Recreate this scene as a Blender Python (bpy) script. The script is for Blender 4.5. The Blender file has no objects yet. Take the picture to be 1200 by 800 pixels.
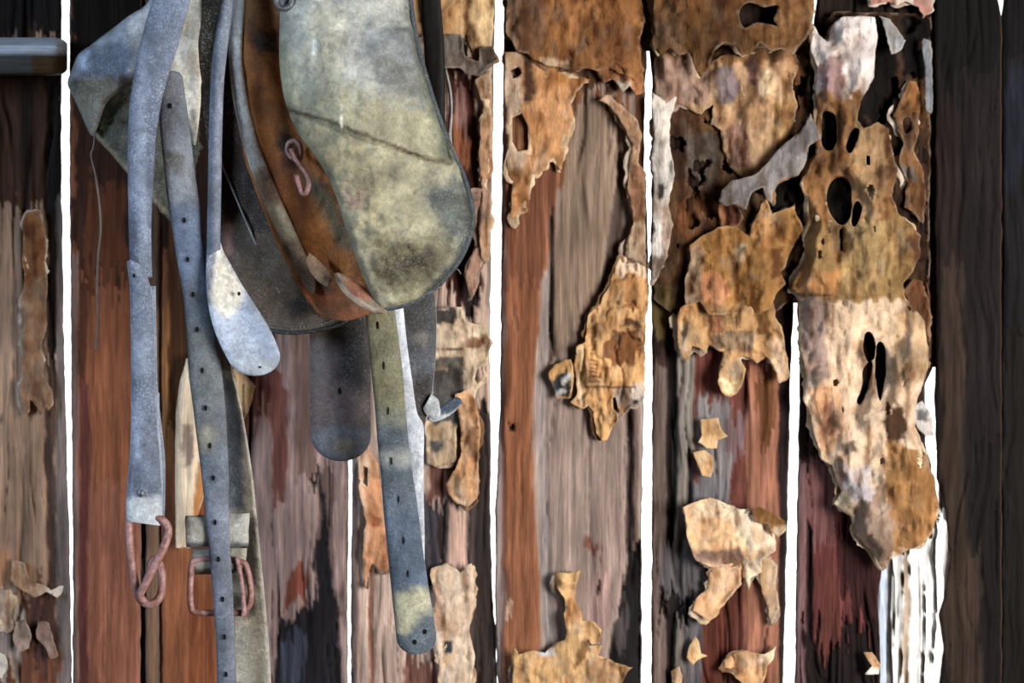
import bpy, math
import numpy as np
from mathutils import Vector
from mathutils.geometry import delaunay_2d_cdt

SC = bpy.context.scene
COL = SC.collection
# ------------------------------------------------------------------ camera, world, light, exposure
D = 2.2            # camera distance from the plank wall (m); the wall lies in the plane y = 0
ZC = 1.5           # eye height
PX = 0.001         # metres per photograph pixel on the wall
cd = bpy.data.cameras.new('camera'); cam = bpy.data.objects.new('camera', cd); COL.objects.link(cam)
cam.location = (0, -D, ZC); cam.rotation_euler = (math.pi/2, 0, 0)
cd.sensor_width = 36; cd.lens = 36*D/1.2; cd.clip_start = 0.05
cd.dof.use_dof = True; cd.dof.focus_distance = D-0.27; cd.dof.aperture_fstop = 6.5
SC.camera = cam
w = bpy.data.worlds.new('world'); SC.world = w; w.use_nodes = True
bgn = w.node_tree.nodes['Background']; bgn.inputs[0].default_value = (0.93, 0.97, 1.0, 1); bgn.inputs[1].default_value = 2.6

def area(name, loc, target, sx, sy, power, color):
    l = bpy.data.lights.new(name, 'AREA'); l.shape = 'RECTANGLE'; l.size = sx; l.size_y = sy
    l.energy = power; l.color = color
    o = bpy.data.objects.new(name, l); COL.objects.link(o); o.location = loc
    o.rotation_euler = (Vector(target)-Vector(loc)).to_track_quat('-Z', 'Y').to_euler()
    return o
area('right_area_light', (2.2, -2.4, 1.5), (0, 0, 1.3), 1.2, 1.5, 158, (1.0, 0.96, 0.91))  # added area lamp standing in for daylight; the right wall has no opening
area('left_area_light', (-1.93, -1.3, 1.95), (-0.2, -0.1, 1.45), 0.8, 0.7, 40, (0.66, 0.82, 1.0))  # cool area lamp standing in for daylight from the left; wall unbroken
sl = bpy.data.lights.new('sun', 'SUN'); sl.energy = 26; sl.angle = 0.02; sl.color = (1, .96, .9)
so = bpy.data.objects.new('sun', sl); COL.objects.link(so)
so.rotation_euler = Vector((0.75, -0.10, -0.62)).to_track_quat('-Z', 'Y').to_euler()
vs = SC.view_settings; vs.view_transform = 'Standard'; vs.look = 'None'; vs.exposure = 0.0; vs.gamma = 1; vs.use_curve_mapping = False

# ------------------------------------------------------------------ numpy helpers
def at(px, py, y):
    k = (D+y)/D
    return np.stack([(px-600)*PX*k, y+0*px, ZC+(400-py)*PX*k], -1)
def lin(c):
    c = np.asarray(c, float)/255.0
    return np.where(c <= 0.04045, c/12.92, ((c+0.055)/1.055)**2.4)
def vnoise(x, y, seed=0):
    x = np.asarray(x, float); y = np.asarray(y, float)
    xi = np.floor(x).astype(np.int64); yi = np.floor(y).astype(np.int64)
    fx = x-xi; fy = y-yi; fx = fx*fx*(3-2*fx); fy = fy*fy*(3-2*fy)
    def h(a, b):
        n = (a*374761393+b*668265263+seed*974711) & 0xffffffff
        n = ((n ^ (n >> 13))*1274126177) & 0xffffffff
        n = ((n ^ (n >> 16))*2246822519) & 0xffffffff
        return ((n ^ (n >> 15)) & 0xffff)/65535.0
    a = h(xi, yi); b = h(xi+1, yi); c = h(xi, yi+1); d = h(xi+1, yi+1)
    return (a+(b-a)*fx)*(1-fy)+(c+(d-c)*fx)*fy
def fbm(x, y, seed=0, o=4):
    s = 0; a = .5; t = 0
    for i in range(o):
        s = s+a*vnoise(x*2**i+17.3*i, y*2**i+9.1*i, seed+i*13); t += a; a *= .5
    return s/t
def inside(x, y, poly):
    P = np.asarray(poly, float); r = np.zeros(x.shape, bool)
    x0, y0 = P[:, 0].min(), P[:, 1].min(); x1, y1 = P[:, 0].max(), P[:, 1].max()
    m = (x >= x0) & (x <= x1) & (y >= y0) & (y <= y1)
    if not m.any(): return r
    xs = x[m]; ys = y[m]; q = np.zeros(xs.shape, bool); n = len(P)
    for i in range(n):
        ax, ay = P[i]; bx, by = P[(i+1) % n]
        if ay == by: continue
        c = ((ay > ys) != (by > ys)) & (xs < (bx-ax)*(ys-ay)/(by-ay)+ax)
        q ^= c
    r[m] = q
    return r
def edge_dist(x, y, poly):
    P = np.asarray(poly, float); Q = np.roll(P, -1, 0); out = np.full(x.shape, 1e9)
    for (ax, ay), (bx, by) in zip(P, Q):
        dx, dy = bx-ax, by-ay; L = dx*dx+dy*dy+1e-9
        t = np.clip(((x-ax)*dx+(y-ay)*dy)/L, 0, 1)
        out = np.minimum(out, np.hypot(x-ax-t*dx, y-ay-t*dy))
    return out
def smooth_poly(poly, n=4):
    P = [np.array(p, float) for p in poly]; N = len(P); out = []
    for i in range(N):
        a, b, c, d = P[i-1], P[i], P[(i+1) % N], P[(i+2) % N]
        for k in range(n):
            t = k/n
            out.append(.5*((2*b)+(c-a)*t+(2*a-5*b+4*c-d)*t*t+(3*b-a-3*c+d)*t**3))
    return np.array(out)
def jag(poly, amp, step=3.0, seed=0):
    P = np.asarray(poly, float); out = []
    for i in range(len(P)):
        a, b = P[i], P[(i+1) % len(P)]; L = np.hypot(*(b-a)); n = max(1, int(L/step))
        nrm = np.array([-(b-a)[1], (b-a)[0]])/(L+1e-9)
        for k in range(n):
            p = a+(b-a)*k/n
            d = ((fbm(np.array(p[0]/24), np.array(p[1]/24), seed+2, 2)-.5)*1.8+(fbm(np.array(p[0]/6), np.array(p[1]/6), seed, 3)-.5)*1.1)*amp
            out.append(p+nrm*float(d))
    return np.array(out)
def region_mask(x, y, poly, wp, s, wood=False, soft=0.0):
    """soft, ragged mask of a patch; on wood its ends feather out along the grain"""
    wx = x+(fbm(x/9, y/(30 if wood else 9), s, 3)-.5)*2*wp+(fbm(x/40, y/60, s+5, 2)-.5)*wp
    wy = y+(fbm(x/9, y/9, s+3, 3)-.5)*2*wp*1.6
    if wood: wy = wy+(fbm(x/3.5, y/160, s+9, 3)-.5)*(26+wp*7)
    m = np.zeros(x.shape)
    if soft > 0:
        k = wp*soft; offs = [(k*r*math.cos(a), k*r*math.sin(a)) for r, a in zip(np.sqrt(np.linspace(0, 1, 13)), np.arange(13)*2.4)]
        for dx, dy in offs: m += inside(wx+dx, wy+dy, poly)
        return m/13
    k = min(1.6, .5+wp*.25)
    for dx, dy in ((0, 0), (k, k*.4), (-k, -k*.4), (k*.4, -k), (-k*.4, k)):
        m += inside(wx+dx, wy+dy, poly)
    return m/5
def paint(x, y, base, regions, seed=0, var=.18, vs_=(30, 30), wood=False, soft=0.0):
    """colours of a surface: a base and patches (polygon, sRGB, edge roughness); returns linear rgb"""
    c = np.tile(lin(base), (x.size, 1))
    for i, r in enumerate(regions):
        m = region_mask(x, y, r[0], r[2], seed*7+i*31, wood, soft)[:, None]
        c = c*(1-m)+lin(r[1])*m
    v = 1+(fbm(x/vs_[0], y/vs_[1], seed+99, 4)-.5)*2*var*1.6
    c = c*v[:, None]
    return np.clip(c, 0.002, .9)
def set_cols(me, rgb):
    a = me.color_attributes.new('Col', 'FLOAT_COLOR', 'POINT')
    rgba = np.ones((len(rgb), 4), np.float32); rgba[:, :3] = rgb
    a.data.foreach_set('color', rgba.ravel())
def mesh_obj(name, V, F, mat, parent=None, rgb=None, smooth=True, origin=None):
    V = np.asarray(V, float)
    c = V.mean(0) if origin is None else np.asarray(origin, float)
    me = bpy.data.meshes.new(name)
    me.from_pydata((V-c).tolist(), [], F); me.update()
    if rgb is not None: set_cols(me, rgb)
    if smooth: me.polygons.foreach_set('use_smooth', [True]*len(me.polygons))
    me.materials.append(mat)
    o = bpy.data.objects.new(name, me); COL.objects.link(o); o.location = c
    if parent is not None:
        o.parent = parent; o.location = Vector(c)-WL[parent.name]
    WL[o.name] = Vector(c)
    return o
WL = {}
def empty(name, loc):
    o = bpy.data.objects.new(name, None); COL.objects.link(o); o.location = loc; WL[o.name] = Vector(loc); o.empty_display_size = .05
    return o
def tag(o, label=None, cat=None, group=None, kind=None):
    if label: o['label'] = label
    if cat: o['category'] = cat
    if group: o['group'] = group
    if kind: o['kind'] = kind
    return o

# ------------------------------------------------------------------ materials (all procedural)
def mat_base(name, rough, spec=.4, metal=0):
    m = bpy.data.materials.new(name); m.use_nodes = True; nt = m.node_tree; b = nt.nodes['Principled BSDF']
    b.inputs['Roughness'].default_value = rough; b.inputs['Specular IOR Level'].default_value = spec; b.inputs['Metallic'].default_value = metal
    return m, nt, b
def N(nt, t, **k):
    n = nt.nodes.new(t)
    for a, v in k.items(): setattr(n, a, v)
    return n
def noise(nt, coord, scale, vec=(1, 1, 1), detail=5, rough=.6, dist=0):
    mp = N(nt, 'ShaderNodeMapping'); mp.inputs['Scale'].default_value = vec
    nt.links.new(coord, mp.inputs['Vector'])
    n = N(nt, 'ShaderNodeTexNoise'); n.inputs['Scale'].default_value = scale; n.inputs['Detail'].default_value = detail
    n.inputs['Roughness'].default_value = rough; n.inputs['Distortion'].default_value = dist
    nt.links.new(mp.outputs[0], n.inputs['Vector']); return n.outputs['Fac']
def remap(nt, s, a, b, c, d):
    m = N(nt, 'ShaderNodeMapRange'); m.inputs[1].default_value = a; m.inputs[2].default_value = b
    m.inputs[3].default_value = c; m.inputs[4].default_value = d
    nt.links.new(s, m.inputs[0]); return m.outputs[0]
def mul(nt, a, b, op='MULTIPLY'):
    m = N(nt, 'ShaderNodeMath', operation=op); nt.links.new(a, m.inputs[0])
    if isinstance(b, (int, float)): m.inputs[1].default_value = b
    else: nt.links.new(b, m.inputs[1])
    return m.outputs[0]
def scale_col(nt, col, f):
    m = N(nt, 'ShaderNodeVectorMath', operation='SCALE'); nt.links.new(col, m.inputs[0]); nt.links.new(f, m.inputs['Scale']); return m.outputs[0]
def mixc(nt, fac, a, b):
    m = N(nt, 'ShaderNodeMix', data_type='RGBA'); nt.links.new(fac, m.inputs[0])
    for s, v in ((m.inputs[6], a), (m.inputs[7], b)):
        if isinstance(v, tuple): s.default_value = (*v, 1)
        else: nt.links.new(v, s)
    return m.outputs[2]
def bump(nt, b, h, strength, dist):
    n = N(nt, 'ShaderNodeBump'); n.inputs['Strength'].default_value = strength; n.inputs['Distance'].default_value = dist
    nt.links.new(h, n.inputs['Height']); nt.links.new(n.outputs[0], b.inputs['Normal'])
def colnode(nt, col=None):
    if col is None:
        a = N(nt, 'ShaderNodeVertexColor'); a.layer_name = 'Col'; return a.outputs[0]
    a = N(nt, 'ShaderNodeRGB'); a.outputs[0].default_value = (*lin(col), 1); return a.outputs[0]
def obj_coord(nt): return N(nt, 'ShaderNodeTexCoord').outputs['Object']
def make_wood(name, rough=.7, streak=(1, 1, .06), lo=.62, hi=1.36, col=None, bs=.5, spec=.1):
    m, nt, b = mat_base(name, rough, spec); co = obj_coord(nt)
    n1 = noise(nt, co, 90, streak, 6, .65, .3); n2 = noise(nt, co, 420, streak, 4, .6); n3 = noise(nt, co, 22, (1, 1, .5), 5, .6)
    g = mul(nt, mul(nt, remap(nt, n1, .3, .7, lo, hi), remap(nt, n2, .3, .7, .78, 1.25)), remap(nt, n3, .3, .7, .8, 1.22))
    nt.links.new(scale_col(nt, colnode(nt, col), g), b.inputs['Base Color'])
    bump(nt, b, mul(nt, n1, mul(nt, n2, .5), 'ADD'), bs, .003); return m
def make_paper(name):
    m, nt, b = mat_base(name, .85, .15); co = obj_coord(nt)
    n1 = noise(nt, co, 30, (1, 1, 1), 6, .6, .6); n2 = noise(nt, co, 260, (1, 1, .6), 3); n3 = noise(nt, co, 60, (1, 1, .35), 5, .65, 1.2)
    g = mul(nt, mul(nt, remap(nt, n1, .3, .7, .72, 1.25), remap(nt, n2, .25, .75, .86, 1.14)), remap(nt, n3, .3, .7, .8, 1.18))
    nt.links.new(scale_col(nt, colnode(nt), g), b.inputs['Base Color'])
    bump(nt, b, mul(nt, n3, mul(nt, n1, .8), 'ADD'), .6, .006); return m
def make_leather(name, rough=.5, dust=.35, dustcol=(.42, .46, .52), spec=.4, bs=.35, crack=120, lo=.7, hi=1.3):
    m, nt, b = mat_base(name, rough, spec); co = obj_coord(nt)
    n1 = noise(nt, co, 28, (1, 1, 1), 6, .65, .4); n2 = noise(nt, co, 520, (1, 1, 1), 3, .6); n3 = noise(nt, co, crack, (1, 1, 1), 6, .7, .8)
    n4 = noise(nt, co, 330, (1, 1, 1), 4, .7, 1.0)
    g = mul(nt, mul(nt, remap(nt, n1, .3, .7, lo, hi), remap(nt, n3, .3, .7, .66, 1.3)), remap(nt, n4, .3, .7, .8, 1.2))
    c = scale_col(nt, colnode(nt), g)
    df = mul(nt, remap(nt, n2, .5, .72, 0, 1), remap(nt, n1, .4, .65, .1, dust))
    nt.links.new(mixc(nt, df, c, dustcol), b.inputs['Base Color'])
    bump(nt, b, mul(nt, n3, mul(nt, n4, .5), 'ADD'), bs, .003)
    nt.links.new(remap(nt, n3, .3, .7, rough-.1, rough+.2), b.inputs['Roughness']); return m
def make_metal(name, c1, c2, metal=.3, rough=.55):
    m, nt, b = mat_base(name, rough, .5, metal); co = obj_coord(nt)
    n1 = noise(nt, co, 130, (1, 1, 1), 6, .7, .5)
    nt.links.new(mixc(nt, remap(nt, n1, .35, .65, 0, 1), tuple(lin(c1)), tuple(lin(c2))), b.inputs['Base Color'])
    bump(nt, b, n1, .5, .002); return m
def make_plain(name, col, rough=.8, sc=60, spec=.2):
    m, nt, b = mat_base(name, rough, spec); co = obj_coord(nt); n1 = noise(nt, co, sc, (1, 1, 1), 5)
    nt.links.new(scale_col(nt, colnode(nt, col), remap(nt, n1, .3, .7, .7, 1.3)), b.inputs['Base Color']); bump(nt, b, n1, .3, .003); return m
WOOD = make_wood('weathered_wood'); PAPER = make_paper('old_paper')
LEATHER = make_leather('cracked_leather', .5, .5, (.42, .46, .52), .4, .6, 140, .62, 1.32); DUSTY = make_leather('dusty_leather', .5, .8, (.58, .64, .72), .45, .6, 160, .6, 1.3)
FLAPL = make_leather('worn_flap_leather', .5, .4, (.55, .55, .45), .45, .6, 85, .58, 1.35)
FELT = make_leather('wool_felt', .95, .9, (.3, .31, .3), .05, 1.0, 300, .5, 1.5)
RUST = make_metal('pink_rusted_iron', (176, 138, 136), (112, 72, 62), .15, .55)
STEEL = make_metal('dull_steel', (120, 125, 130), (70, 72, 78), .6, .45)
DARK = make_plain('hole_black', (10, 9, 9)); BLACK = make_plain('black_leather', (13, 11, 10), .6); THREAD = make_plain('grey_thread', (120, 112, 108)); ROOMW = make_wood('shed_wood', .85, col=(52, 40, 32))
EARTH = make_plain('earth_floor', (95, 78, 60), .95, 9)

# ------------------------------------------------------------------ the shed: wall of planks and unseen rest of the room
def interp(pts, y):
    P = np.array(sorted(pts, key=lambda p: p[0]), float); return np.interp(y, P[:, 0], P[:, 1])
wall = empty('wall_back', (0, 0, 0)); tag(wall, 'old shed wall of upright weathered planks with daylight gaps', kind='structure')
Y0, Y1 = -90, 1560
def plank(left, right, base, regions, seed, y=0.0, thick=.022, relief=1.0, crack=1.0, edge=(112, 98, 92), ytop=Y0, ybot=900, step=2.2, jl=1.0, jr=1.0, var=.22, bow=0.0):
    rows = np.arange(ytop, ybot+.1, step)
    xl = interp(left, rows)+(fbm(rows/16, rows*0+seed, seed, 4)-.5)*2.2*jl
    xr = interp(right, rows)+(fbm(rows/16, rows*0+seed+50, seed+3, 4)-.5)*2.2*jr
    n = max(8, int((xr-xl).max()/step)); u = np.linspace(0, 1, n)
    X = xl[:, None]+(xr-xl)[:, None]*u; Y = np.repeat(rows[:, None], n, 1)
    x = X.ravel(); yy = Y.ravel()
    wob = (fbm(x/60, yy/110, seed+8, 2)-.5)*26
    h = fbm((x+wob)/7, yy/150, seed+1)*4.5+fbm((x+wob)/2.6, yy/60, seed+2, 2)*1.4
    nn = fbm((x+wob)/13, yy/300, seed+4, 2)-.5
    h = h*relief*1.1+crack*5*np.exp(-(nn/.04)**2)*np.clip(fbm(x/30, yy/140, seed+23, 2)*3-.9, 0, 1)
    hr = np.zeros_like(x)
    for i, r in enumerate(regions):
        if len(r) > 3:
            m = region_mask(x, yy, r[0], r[2], seed*7+i*31, True); hr = hr*(1-m)+r[3]*m
    edgef = np.minimum(u, 1-u)*(xr-xl)[:, None]
    h = np.clip(h+hr, 0, 17)+np.clip(3-edgef.ravel(), 0, 3)*.8
    depth = y+h/1000.0+bow*(4*(np.tile(u, len(rows))-.5)**2)
    V = at(x, yy, depth)
    rgb = paint(x, yy, base, regions, seed, var, (18, 70), True)
    st = fbm((x+wob)/3.2, yy/90, seed+21, 3); rgb = rgb*np.clip(.66+st*.68, .35, 1.3)[:, None]
    ck = np.exp(-(nn/.03)**2)*crack*np.clip(fbm(x/30, yy/140, seed+23, 2)*3-.9, 0, 1); rgb = rgb*(1-.55*np.clip(ck, 0, 1))[:, None]
    R = len(rows); F = []
    idx = np.arange(R*n).reshape(R, n)
    q = np.stack([idx[:-1, :-1], idx[1:, :-1], idx[1:, 1:], idx[:-1, 1:]], -1).reshape(-1, 4)
    F = q.tolist()
    b0 = R*n
    BL = at(xl+2, rows, np.full(R, y+thick)); BR = at(xr-2, rows, np.full(R, y+thick))
    rgb = rgb*.88+rgb.mean(1, keepdims=True)*.12
    V = np.concatenate([V, BL, BR]); rgb = np.concatenate([rgb, np.tile(lin(edge), (2*R, 1))])
    ec = lin(edge)
    rgb.reshape(-1, 3)[idx[:, 0]] = ec*.8; rgb[idx[:, -1]] = ec*.8
    for i in range(R-1):
        F.append([int(idx[i, 0]), b0+i, b0+i+1, int(idx[i+1, 0])])
        F.append([int(idx[i, -1]), int(idx[i+1, -1]), b0+R+i+1, b0+R+i])
        F.append([b0+i, b0+R+i, b0+R+i+1, b0+i+1])
    return mesh_obj('plank', V, F, WOOD, wall, rgb)
def rc(x0, y0, x1, y1): return [(x0, y0), (x1, y0), (x1, y1), (x0, y1)]
# gap edges (py, px)
G1L = [(-90, 71), (0, 72), (200, 72), (400, 75), (600, 80.5), (700, 83), (760, 84), (900, 85)]
G1R = [(-90, 82), (0, 81), (200, 81.5), (400, 83), (600, 85), (700, 85.5), (760, 85), (900, 85.5)]
G3L = [(-90, 582), (0, 581), (60, 579), (200, 577), (400, 574), (540, 575), (600, 574.5), (700, 577), (740, 581), (900, 585)]
G3R = [(-90, 592), (0, 591), (150, 589), (300, 587), (480, 586), (560, 582), (600, 580), (640, 581), (700, 580), (725, 581), (900, 585)]
G4L = [(-90, 757), (0, 757), (50, 758), (70, 758), (100, 756), (200, 755), (250, 758), (300, 760), (330, 759), (380, 756), (600, 752), (800, 752), (900, 752)]
G4R = [(-90, 758), (0, 759), (50, 760), (70, 762), (100, 764), (200, 764), (250, 763), (300, 762.5), (330, 763), (380, 764), (600, 764), (800, 763), (900, 763)]
G5L = [(-90, 953), (0, 953), (40, 951), (120, 943), (330, 932), (362, 930), (395, 928), (500, 925), (600, 923), (800, 918), (900, 916)]
G5R = [(-90, 957), (0, 957), (40, 952), (120, 944), (330, 933), (360, 934), (400, 937), (500, 936), (600, 934), (800, 931), (900, 929)]
plank([(-90, -70), (900, -70)], G1L, (150, 120, 98), [
    (rc(-80, -90, 90, 46), (24, 19, 17), 4), (rc(-80, 46, 60, 240), (66, 42, 28), 8), (rc(24, 90, 40, 250), (44, 30, 24), 6),  # near-black top patch paints the upper wall's shade into the wood
    (rc(54, 40, 74, 420), (26, 20, 18), 5, 3), (rc(54, 420, 66, 700), (66, 50, 42), 4, 3), (rc(66, 230, 90, 900), (104, 94, 92), 2, 1),
    (rc(-80, 700, 66, 900), (108, 66, 46), 14), (rc(34, 690, 66, 770), (74, 48, 42), 8), ([(0, 640), (26, 650), (40, 676), (30, 690), (0, 684)], (168, 120, 84), 5, -1),
    ([(0, 690), (20, 700), (34, 740), (20, 790), (0, 800)], (160, 142, 134), 9, 1)], 3)
plank(G1R, [(-90, 166), (500, 166), (900, 164)], (114, 66, 40), [
    (rc(84, -90, 170, 120), (20, 13, 10), 12), (rc(84, 110, 170, 330), (50, 28, 17), 14), (rc(100, 210, 148, 330), (84, 45, 23), 10),  # dark top patches paint the shade beside the saddle
    (rc(84, 560, 170, 900), (126, 76, 56), 10), (rc(92, 440, 103, 900), (84, 42, 38), 3, 1), (rc(84, 300, 92, 900), (112, 86, 76), 1.5),
    (rc(92, 330, 102, 440), (66, 36, 22), 3)], 5, relief=.5, crack=.15, var=.15)
plank([(-90, 170), (900, 171)], [(-90, 185), (900, 187)], (112, 84, 64), [(rc(160, -90, 190, 240), (30, 20, 15), 4)], 7, y=-.004, relief=.5, crack=0)  # dark upper stretch is wall shade put into the colour
plank([(-90, 188), (900, 189)], [(-90, 292), (500, 291), (900, 290)], (136, 80, 48), [
    (rc(180, -90, 300, 300), (40, 24, 15), 10), (rc(186, 360, 202, 560), (146, 96, 48), 3), (rc(196, 230, 224, 500), (76, 46, 24), 4, 1),  # dark top patch carries the shade behind the saddle in its colour
    (rc(222, 690, 250, 900), (128, 70, 38), 5)], 9, relief=.45, crack=.15, var=.15)
plank([(-90, 295), (900, 294)], [(-90, 405), (545, 408.5), (900, 406.5)], (140, 116, 111), [
    (rc(296, 385, 325, 470), (98, 58, 56), 6), (rc(318, 440, 336, 590), (104, 62, 54), 6, 1), (rc(290, -90, 420, 380), (52, 34, 30), 10),  # tall dark top patch paints the shade behind the saddle
    (rc(345, 380, 372, 560), (108, 84, 76), 4), (rc(372, 545, 392, 800), (96, 76, 70), 4, 1),
    ([(362, 556), (374, 580), (376, 620), (368, 650), (372, 690), (352, 712), (330, 735), (318, 760), (314, 900), (400, 900), (398, 700), (388, 650), (384, 590), (372, 556)], (24, 22, 26), 6, 3),
    ([(330, 760), (350, 735), (362, 750), (356, 800), (330, 830)], (52, 56, 70), 5, 3),
    ([(356, 655), (362, 690), (345, 712), (328, 718), (336, 690)], (122, 64, 48), 3)], 11)
plank([(-90, 413), (545, 413), (700, 411), (900, 411)], G3L, (180, 153, 138), [
    (rc(410, -90, 560, 60), (150, 118, 80), 8), (rc(520, 60, 580, 95), (96, 86, 78), 6, 1),
    ([(522, 80), (556, 82), (564, 130), (562, 200), (556, 250), (566, 330), (540, 360), (520, 330), (524, 200)], (66, 34, 26), 6, 4),
    ([(534, 110), (546, 112), (548, 180), (536, 200), (530, 160)], (128, 92, 84), 5, 1), ([(530, 140), (552, 150), (548, 190), (530, 190)], (132, 78, 50), 4, 1),
    (rc(540, 290, 560, 362), (40, 30, 32), 5, 5), (rc(545, 480, 560, 900), (84, 72, 70), 4, 3), (rc(556, 470, 580, 900), (48, 40, 38), 4, 5),
    ([(495, 580), (512, 578), (520, 600), (516, 670), (500, 680), (494, 640)], (66, 60, 66), 5, 3), (rc(512, 590, 528, 660), (44, 34, 34), 4, 6), (rc(524, 590, 546, 675), (172, 138, 122), 3, 0),
    ([(500, 545), (535, 540), (532, 590), (500, 585)], (112, 72, 58), 5, 2), (rc(410, 540, 420, 900), (118, 98, 92), 2),
    (rc(432, 660, 438, 900), (112, 72, 54), 2, 3), (rc(470, 770, 512, 860), (118, 78, 66), 7, 1)], 13, relief=1.2)
plank(G3R, G4L, (154, 132, 122), [
    (rc(580, -90, 760, 110), (84, 56, 36), 10), (rc(580, 110, 760, 220), (120, 78, 50), 10), ([(668, 128), (690, 118), (716, 130), (730, 165), (735, 215), (725, 300), (700, 360), (645, 420), (648, 300), (662, 190)], (138, 116, 98), 4, 1),
    (rc(584, 110, 592, 900), (120, 102, 100), 2, 2),
    ([(592, 180), (655, 180), (650, 260), (646, 300), (640, 316), (634, 330), (631, 400), (627, 420), (623, 470), (626, 560), (629, 640), (633, 700), (633, 760), (636, 900), (588, 900), (590, 700), (592, 400)], (148, 92, 60), 3, -1),
    ([(592, 180), (655, 180), (648, 260), (640, 300), (634, 330), (592, 330)], (120, 74, 50), 3, -1),
    ([(638, 316), (646, 310), (644, 420), (640, 520), (652, 800), (640, 800), (630, 620), (628, 480)], (142, 130, 126), 2, 2), (rc(643, 250, 648, 420), (64, 52, 48), 2, 5),
    ([(722, 150), (732, 200), (726, 260), (722, 310), (700, 360), (712, 280), (722, 210)], (88, 72, 66), 3, 4),
    (rc(740, 480, 748, 900), (112, 92, 82), 2), (rc(733, 478, 741, 640), (60, 48, 48), 3, 6),
    ([(735, 640), (728, 690), (718, 730), (714, 790), (722, 830), (752, 830), (752, 640)], (26, 24, 25), 4, 8), ([(720, 740), (734, 700), (736, 740), (724, 780)], (72, 66, 66), 4, 5),
    ([(694, 675), (706, 660), (718, 680), (714, 720), (702, 745), (692, 720)], (160, 128, 122), 3, 1), ([(698, 686), (704, 686), (702, 698), (699, 697)], (38, 26, 24), 1, 4),
    ([(594, 702), (602, 698), (600, 716), (592, 724)], (206, 164, 138), 2, -1), (rc(596, 498, 603, 506), (30, 20, 16), .6, 5), (rc(600, 364, 605, 378), (110, 84, 72), 1.5, 2), (rc(684, 638, 706, 648), (132, 82, 66), 3)], 17, relief=.55, crack=.7)
plank(G4R, G5L, (62, 42, 36), [
    (rc(760, -90, 960, 420), (40, 26, 18), 8), ([(795, 250), (815, 240), (830, 200), (850, 180), (850, 260), (800, 340)], (112, 70, 34), 7, 4), (rc(764, 340, 800, 400), (98, 80, 40), 5, 2),  # dark upper patch paints shade behind the loose papers
    (rc(766, 430, 781, 900), (108, 90, 82), 3, 1), (rc(781, 380, 794, 900), (24, 20, 20), 3, 6), ([(792, 410), (818, 410), (814, 560), (806, 800), (790, 800), (793, 560)], (122, 114, 106), 3, 0), (rc(806, 520, 815, 900), (54, 44, 44), 3, 4),
    (rc(814, 400, 930, 900), (98, 52, 42), 3, 2), ([(816, 480), (846, 462), (858, 480), (856, 545), (846, 580), (818, 590)], (120, 114, 114), 5, 1), ([(850, 500), (880, 480), (870, 530), (852, 540)], (112, 88, 90), 5, 1),
    (rc(812, 560, 856, 590), (112, 108, 110), 4, 1), (rc(874, 430, 913, 900), (146, 94, 70), 5, 1), ([(885, 440), (912, 420), (910, 510), (895, 520)], (96, 58, 28), 6, 2), (rc(912, 400, 925, 900), (34, 24, 24), 3, 5),
    ([(780, 640), (820, 645), (835, 670), (822, 700), (800, 715), (775, 700)], (92, 86, 88), 6, 2), ([(770, 690), (815, 712), (825, 720), (800, 735), (775, 720)], (28, 22, 22), 5, 7), (rc(800, 720, 824, 900), (104, 98, 100), 4, 2), (rc(824, 690, 862, 900), (84, 40, 28), 3, 2)], 19, relief=1.1)
plank(G5R, [(-90, 1093), (430, 1093), (450, 1084), (520, 1085), (545, 1091), (575, 1092), (600, 1060), (640, 1036), (700, 1030), (900, 1034)], (94, 46, 44), [
    (rc(930, -90, 1100, 380), (30, 20, 14), 8, 3), (rc(1040, 60, 1095, 380), (40, 26, 18), 10, 4), (rc(934, 380, 1090, 560), (46, 28, 26), 8, 3),  # dark upper patches paint cavity shade behind the peeling sheet
    (rc(930, 540, 945, 900), (104, 76, 76), 3, 0), ([(945, 540), (975, 545), (980, 620), (955, 640), (948, 600)], (110, 70, 68), 6, 1), (rc(944, 610, 952, 900), (30, 20, 22), 3, 5),
    ([(975, 600), (1010, 620), (1040, 660), (1040, 760), (990, 700)], (50, 22, 20), 8, 2), (rc(940, 735, 1040, 900), (26, 17, 16), 10, 4), ([(958, 660), (976, 650), (985, 740), (962, 770)], (90, 46, 38), 7, 1)], 23)
plank([(-90, 1096), (430, 1096), (470, 1095), (560, 1098), (600, 1108), (650, 1113), (690, 1108), (720, 1100), (760, 1106), (800, 1100), (900, 1098)], [(-90, 1169), (0, 1170), (22, 1173), (40, 1174), (900, 1174)], (24, 18, 17), [
    (rc(1090, -90, 1180, 90), (8, 7, 7), 12), (rc(1104, 300, 1130, 760), (50, 37, 30), 5), (rc(1096, 120, 1130, 300), (31, 21, 19), 6), (rc(1140, 520, 1174, 900), (17, 13, 12), 8, 2),  # blackest top patch paints the upper wall's shade on dark wood
    (rc(1112, 640, 1150, 900), (50, 37, 29), 7)], 29, y=-.006, edge=(70, 54, 44), relief=1.0, crack=.35)
plank([(-90, 1177), (0, 1176), (22, 1173.5), (40, 1174.5), (900, 1175)], [(-90, 1290), (900, 1290)], (18, 17, 18), [
    (rc(1160, -90, 1300, 70), (9, 8, 9), 12), (rc(1172, 90, 1300, 210), (22, 25, 36), 9), (rc(1180, 400, 1300, 900), (19, 14, 11), 9, 2)], 31, y=-.004, edge=(60, 50, 44), relief=1.0, crack=.35)  # top patch is shade painted over the dark wood
for i, (a, b, t0, t1) in enumerate([(152, 205, -90, 900), (270, 318, -90, 900), (742, 775, -90, 62), (936, 965, 36, 120), (925, 955, 120, 356), (1076, 1112, -90, 430), (1160, 1190, 26, 900)]):
    plank([(-90, a), (900, a)], [(-90, b), (900, b)], (46, 34, 28), [], 61+i, y=.028, thick=.016, relief=.6, ytop=t0, ybot=t1, step=5)
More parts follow.
